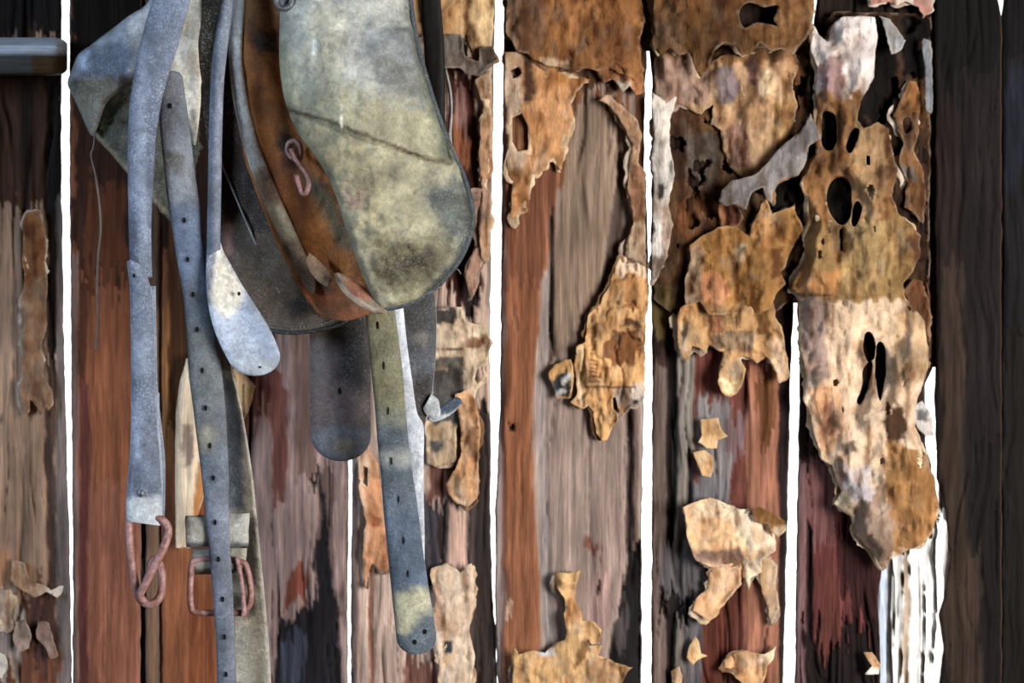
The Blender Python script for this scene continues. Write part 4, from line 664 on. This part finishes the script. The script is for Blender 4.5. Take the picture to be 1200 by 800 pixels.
# --- straps that hang over the saddle
hs = empty('leather_strap', at(np.array(170.), np.array(640.), np.array(-.31)))
tag(hs, 'dusty blue-grey leather strap ending in a twisted rusty wire hook', 'strap')
ribbon('upper_strap', rows_d([(206, -110, 258, -110, -.275), (194, -50, 240, -50, -.30), (179, 0, 223, 0, -.318), (165, 50, 208, 54, -.325), (155, 100, 192, 106, -.322), (150.5, 150, 183, 156, -.318), (150, 200, 180, 204, -.315), (151, 260, 177, 262, -.315), (153, 325, 178, 325, -.314)], -.315), .005, DUSTY, (104, 116, 138), [(rc(160, 40, 172, 320), (126, 138, 160), 4), (rc(184, -60, 230, 50), (112, 126, 150), 6), (rc(150, 240, 160, 330), (88, 98, 122), 3), (rc(172, 120, 184, 300), (92, 104, 128), 3)], hs, 231, round_end=False, edge=(70, 76, 88), bulge=.003)
ribbon('lower_strap', rows_d([(149.5, 306, 153, 304), (150, 314, 166, 312), (152, 330, 174, 330), (153, 350, 178, 350), (154, 400, 181, 400), (154, 450, 181, 450), (154, 500, 184, 500), (152, 540, 187, 540), (149, 575, 189, 577), (148, 598, 190, 602), (150, 611, 188, 616)], -.326), .005, DUSTY, (106, 118, 140), [(rc(150, 380, 172, 440), (140, 152, 174), 6), (rc(150, 470, 172, 540), (132, 144, 168), 6), (rc(145, 582, 192, 620), (196, 204, 212), 4), (rc(168, 500, 192, 540), (110, 118, 138), 5)], hs, 232, round_end=False, edge=(186, 196, 212), bulge=.003)
ribbon('back_layer', rows_d([(160, 335, 182, 335), (162, 400, 183, 400), (166, 450, 184, 450), (170, 500, 189, 500), (172, 540, 193, 540), (174, 575, 193, 577), (174, 606, 192, 610)], -.311), .004, DUSTY, (120, 132, 152), [], hs, 233, round_end=False, edge=(176, 188, 204))
ribbon('middle_layer', rows_d([(170, 460, 186.5, 460), (172, 500, 187, 500), (174, 540, 190, 540), (176, 575, 191, 577), (176, 600, 190, 604)], -.318), .002, DUSTY, (150, 162, 180), [], hs, 234, round_end=False, edge=(60, 64, 74))
V = []; F = []
for j in range(14):
    a = 2*math.pi*j/14; V.append(pt(165+3.6*math.cos(a), 578+4.6*math.sin(a), -.3305)); 
V.append(pt(165, 578, -.333)); F = [[j, (j+1) % 14, 14] for j in range(14)]
mesh_obj('rivet', V, F, STEEL, hs)
tube_obj('wire_hook', [[pt(x, y, d) for x, y, d in [(152, 600, -.318), (151, 618, -.32), (153, 650, -.322), (158, 682, -.322), (163, 700, -.321), (175, 708, -.32), (187, 700, -.318), (190, 682, -.316), (188, 664, -.315), (181, 655, -.314), (176, 664, -.313)]], [pt(x, y, d) for x, y, d in [(178, 604, -.322), (186, 607, -.324), (195, 614, -.325), (197, 626, -.327), (191, 643, -.330), (181, 662, -.332), (171, 682, -.331), (164, 697, -.327), (168, 704, -.322)]]], .0042, RUST, hs, 10)
holes_on(hs, [(157, 323)], -.3292, 1.4, 2.4)
bsx = empty('leather_strap', at(np.array(265.), np.array(790.), np.array(-.3)))
tag(bsx, 'long grey leather strap with punched holes and a rusty buckle at its lower end', 'strap')
st = ribbon('holed_strap', rows_d([(186, 97, 214, 93), (187, 120, 217, 118), (188, 150, 222, 150), (193, 200, 228, 200), (199, 250, 235, 250), (207, 300, 241, 300), (215, 350, 246, 350), (219, 400, 254, 398), (222, 440, 260, 440), (227, 480, 264, 480), (232, 520, 266, 520), (237, 560, 268, 560), (241, 600, 268, 600), (246, 650, 270, 650), (250, 700, 273, 700), (254, 760, 275, 760), (256, 850, 278, 850)], -.302), .004, LEATHER, (100, 110, 124), [(rc(180, 80, 230, 180), (104, 110, 120), 6), (rc(195, 170, 240, 240), (124, 130, 138), 8), (rc(200, 240, 250, 330), (98, 112, 136), 8), (rc(215, 380, 262, 520), (106, 112, 116), 8), (rc(225, 500, 250, 530), (148, 144, 132), 6), (rc(236, 580, 280, 860), (110, 118, 134), 6), (rc(196, 176, 214, 202), (92, 90, 88), 5)], bsx, 241, round_end=False, round_start=True, edge=(58, 64, 76), bulge=.0025)
holes_on(st, [(199.5, 124), (216, 258), (220, 304), (226, 345), (231, 386), (237, 434), (241, 478), (246, 522), (250, 560), (252, 612), (256, 655), (261, 702), (263, 746), (265, 790)], -.3055, 1.9, 3.4)
ribbon('folded_strap', rows_d([(240, 360, 250, 360), (246, 390, 261, 390), (254, 430, 270, 428), (258, 470, 281, 470), (260, 520, 290, 520), (262, 560, 296, 560), (264, 600, 300, 600), (266, 650, 305, 650), (268, 700, 310, 700), (270, 760, 315, 760), (274, 850, 320, 850)], -.272, -.284), .004, LEATHER, (176, 170, 154), [([(262, 440), (274, 450), (283, 500), (287, 560), (286, 600), (264, 600)], (78, 86, 96), 4), (rc(266, 700, 300, 722), (70, 62, 52), 4), ([(280, 610), (300, 600), (304, 690), (282, 690)], (84, 76, 66), 4)], bsx, 242, round_end=False, edge=(150, 164, 186), bulge=-.002)
ribbon('keeper', rows_d([(218, 604, 292, 601, -.290), (217, 610, 292, 608, -.2945), (218, 622, 291, 620, -.296), (218, 634, 291, 633, -.2945), (219, 641, 290, 640, -.290)], -.292), .006, LEATHER, (176, 176, 170), [(rc(210, 598, 250, 608), (206, 212, 214), 2), (rc(210, 636, 300, 645), (96, 100, 106), 2)], bsx, 243, round_end=False, edge=(120, 122, 122))
ribbon('buckle_loop', rows_d([(226, 642, 289, 642, -.286), (225, 656, 288, 656, -.291), (227, 667, 286, 666, -.291), (229, 673, 285, 672, -.284)], -.288), .005, LEATHER, (160, 158, 146), [(rc(225, 664, 290, 676), (96, 92, 84), 3)], bsx, 244, round_end=False, edge=(110, 108, 100))
tube_obj('buckle', [[pt(x, y, -.290) for x, y in [(225, 662), (223, 690), (224, 710), (230, 717), (258, 718), (280, 718), (286, 717), (293, 706), (294, 690), (290, 668), (283, 658), (255, 655), (232, 656)]]], .0034, RUST, bsx, 10, True)
tube_obj('buckle_tongue', [[pt(x, y, -.296) for x, y in [(277, 652), (283, 680), (286, 716), (284, 721)]]], .0025, RUST, bsx, 8)
tw = empty('leather_strap', at(np.array(285.), np.array(455.), np.array(-.3)))
tag(tw, 'narrow leather strap that twists out into a broad pale rounded tip', 'strap')
ribbon('narrow_strap', rows_d([(268, -110, 282, -110, -.26), (258, 0, 273, 0, -.29), (250, 60, 266, 60, -.305), (247, 100, 262, 100), (245, 160, 260, 160), (244, 220, 259, 220), (243, 270, 258, 270), (243, 300, 258, 292)], -.312), .008, DUSTY, (104, 114, 132), [(rc(254, -100, 280, 300), (122, 132, 150), 3)], tw, 251, bulge=.005, edge=(60, 66, 78), round_end=False)
e_rows = [(243, 292, 257, 279, -.312, -.308), (242, 310, 261, 293, -.316, -.30), (242, 330, 270, 310, -.318, -.296), (244, 355, 286, 338, -.320, -.296), (250, 382, 304, 366, -.320, -.298), (259, 405, 318, 390, -.318, -.300), (269, 424, 326, 409, -.316, -.302)]
ep = ribbon('broad_tip', e_rows, .004, DUSTY, (168, 182, 204), [([(238, 272), (260, 272), (256, 300), (250, 330), (246, 356), (238, 356)], (104, 114, 132), 2), ([(258, 280), (264, 300), (290, 345), (282, 362), (260, 374), (247, 352), (251, 312)], (226, 224, 214), 3), ([(286, 336), (330, 420), (318, 440), (280, 370)], (150, 168, 196), 6), (rc(270, 420, 330, 460), (168, 180, 194), 5)], tw, 252, bulge=.002, edge=(150, 166, 190))
holes_on(ep, [(280, 344)], -.312, 1.8, 2.4); holes_on(ep, [(305, 430)], -.312, 1.2, 1.4)
tag(tube_obj('string', [[pt(x, y, -.17) for x, y in [(112, 150), (110, 172), (107, 182), (112, 205), (116, 235), (118, 268), (115, 300), (114, 340), (115, 380), (112, 410)]]], .0013, THREAD, None, 6), 'thin frayed string hanging from the left end of the saddle', 'string')
# pale split board behind the buckle strap
sh = sheet('wood_shard', jag([(218, 420), (240, 412), (270, 418), (300, 452), (292, 482), (280, 502), (262, 520), (246, 558), (234, 600), (222, 642), (206, 642), (205, 560), (206, 482), (211, 446)], .8, 4, 3), lambda x, y, d=None: -.022+.006*np.clip(1-d/8, 0, 1)+(fbm(x/4, y/60, 81, 3)-.5)*.004, WOOD, (222, 200, 172), [([(256, 410), (310, 440), (280, 505), (258, 500)], (226, 190, 142), 4), (rc(272, 420, 275, 480), (80, 56, 40), 1), (rc(284, 450, 286, 500), (110, 80, 56), 1), (rc(214, 500, 226, 545), (150, 130, 116), 5), ([(232, 540), (246, 540), (226, 640), (222, 640)], (176, 122, 74), 2)], 301, 2.6, .012)
tag(sh, 'pale split wooden shard leaning behind the buckle strap', 'wood')
# wooden rail end at the top left, chamfered along its upper front edge
def rail():
    prof = [(44, -.015), (46, -.035), (56, -.075), (66, -.085), (72, -.084), (84, -.080), (88, -.070), (89, -.01)]
    xs = list(range(-80, 70, 6))+[70, 74, 77, 79]; V = []; F = []; C = []; m = len(prof)
    for x in xs:
        t = max(0, (x-62)/17.0); sq = math.sqrt(max(0.0, 1-t*t*.92))
        for (y, d) in prof:
            V.append(pt(x, 66+(y-66)*(.55+.45*sq), -.01+(d+.01)*(.25+.75*sq)+.002*float(fbm(np.array(x/14.), np.array(y/5.), 91, 3)))); C.append((205, 216, 232) if y < 66 else ((66, 68, 68) if x < 40 else (66, 52, 36)))  # pale upper faces paint the light falling on the rail's top
    for i in range(len(xs)-1):
        for j in range(m-1): F.append([i*m+j, i*m+j+1, (i+1)*m+j+1, (i+1)*m+j])
    F.append([(len(xs)-1)*m+j for j in range(m)]); F.append(list(range(m))[::-1])
    o = mesh_obj('wooden_rail', V, F, make_wood('rail_wood', .6, (.06, 1, 1)), None, lin(np.array(C)))
    tag(o, 'rounded end of a grey wooden rail crossing the leftmost plank', 'rail')
rail()
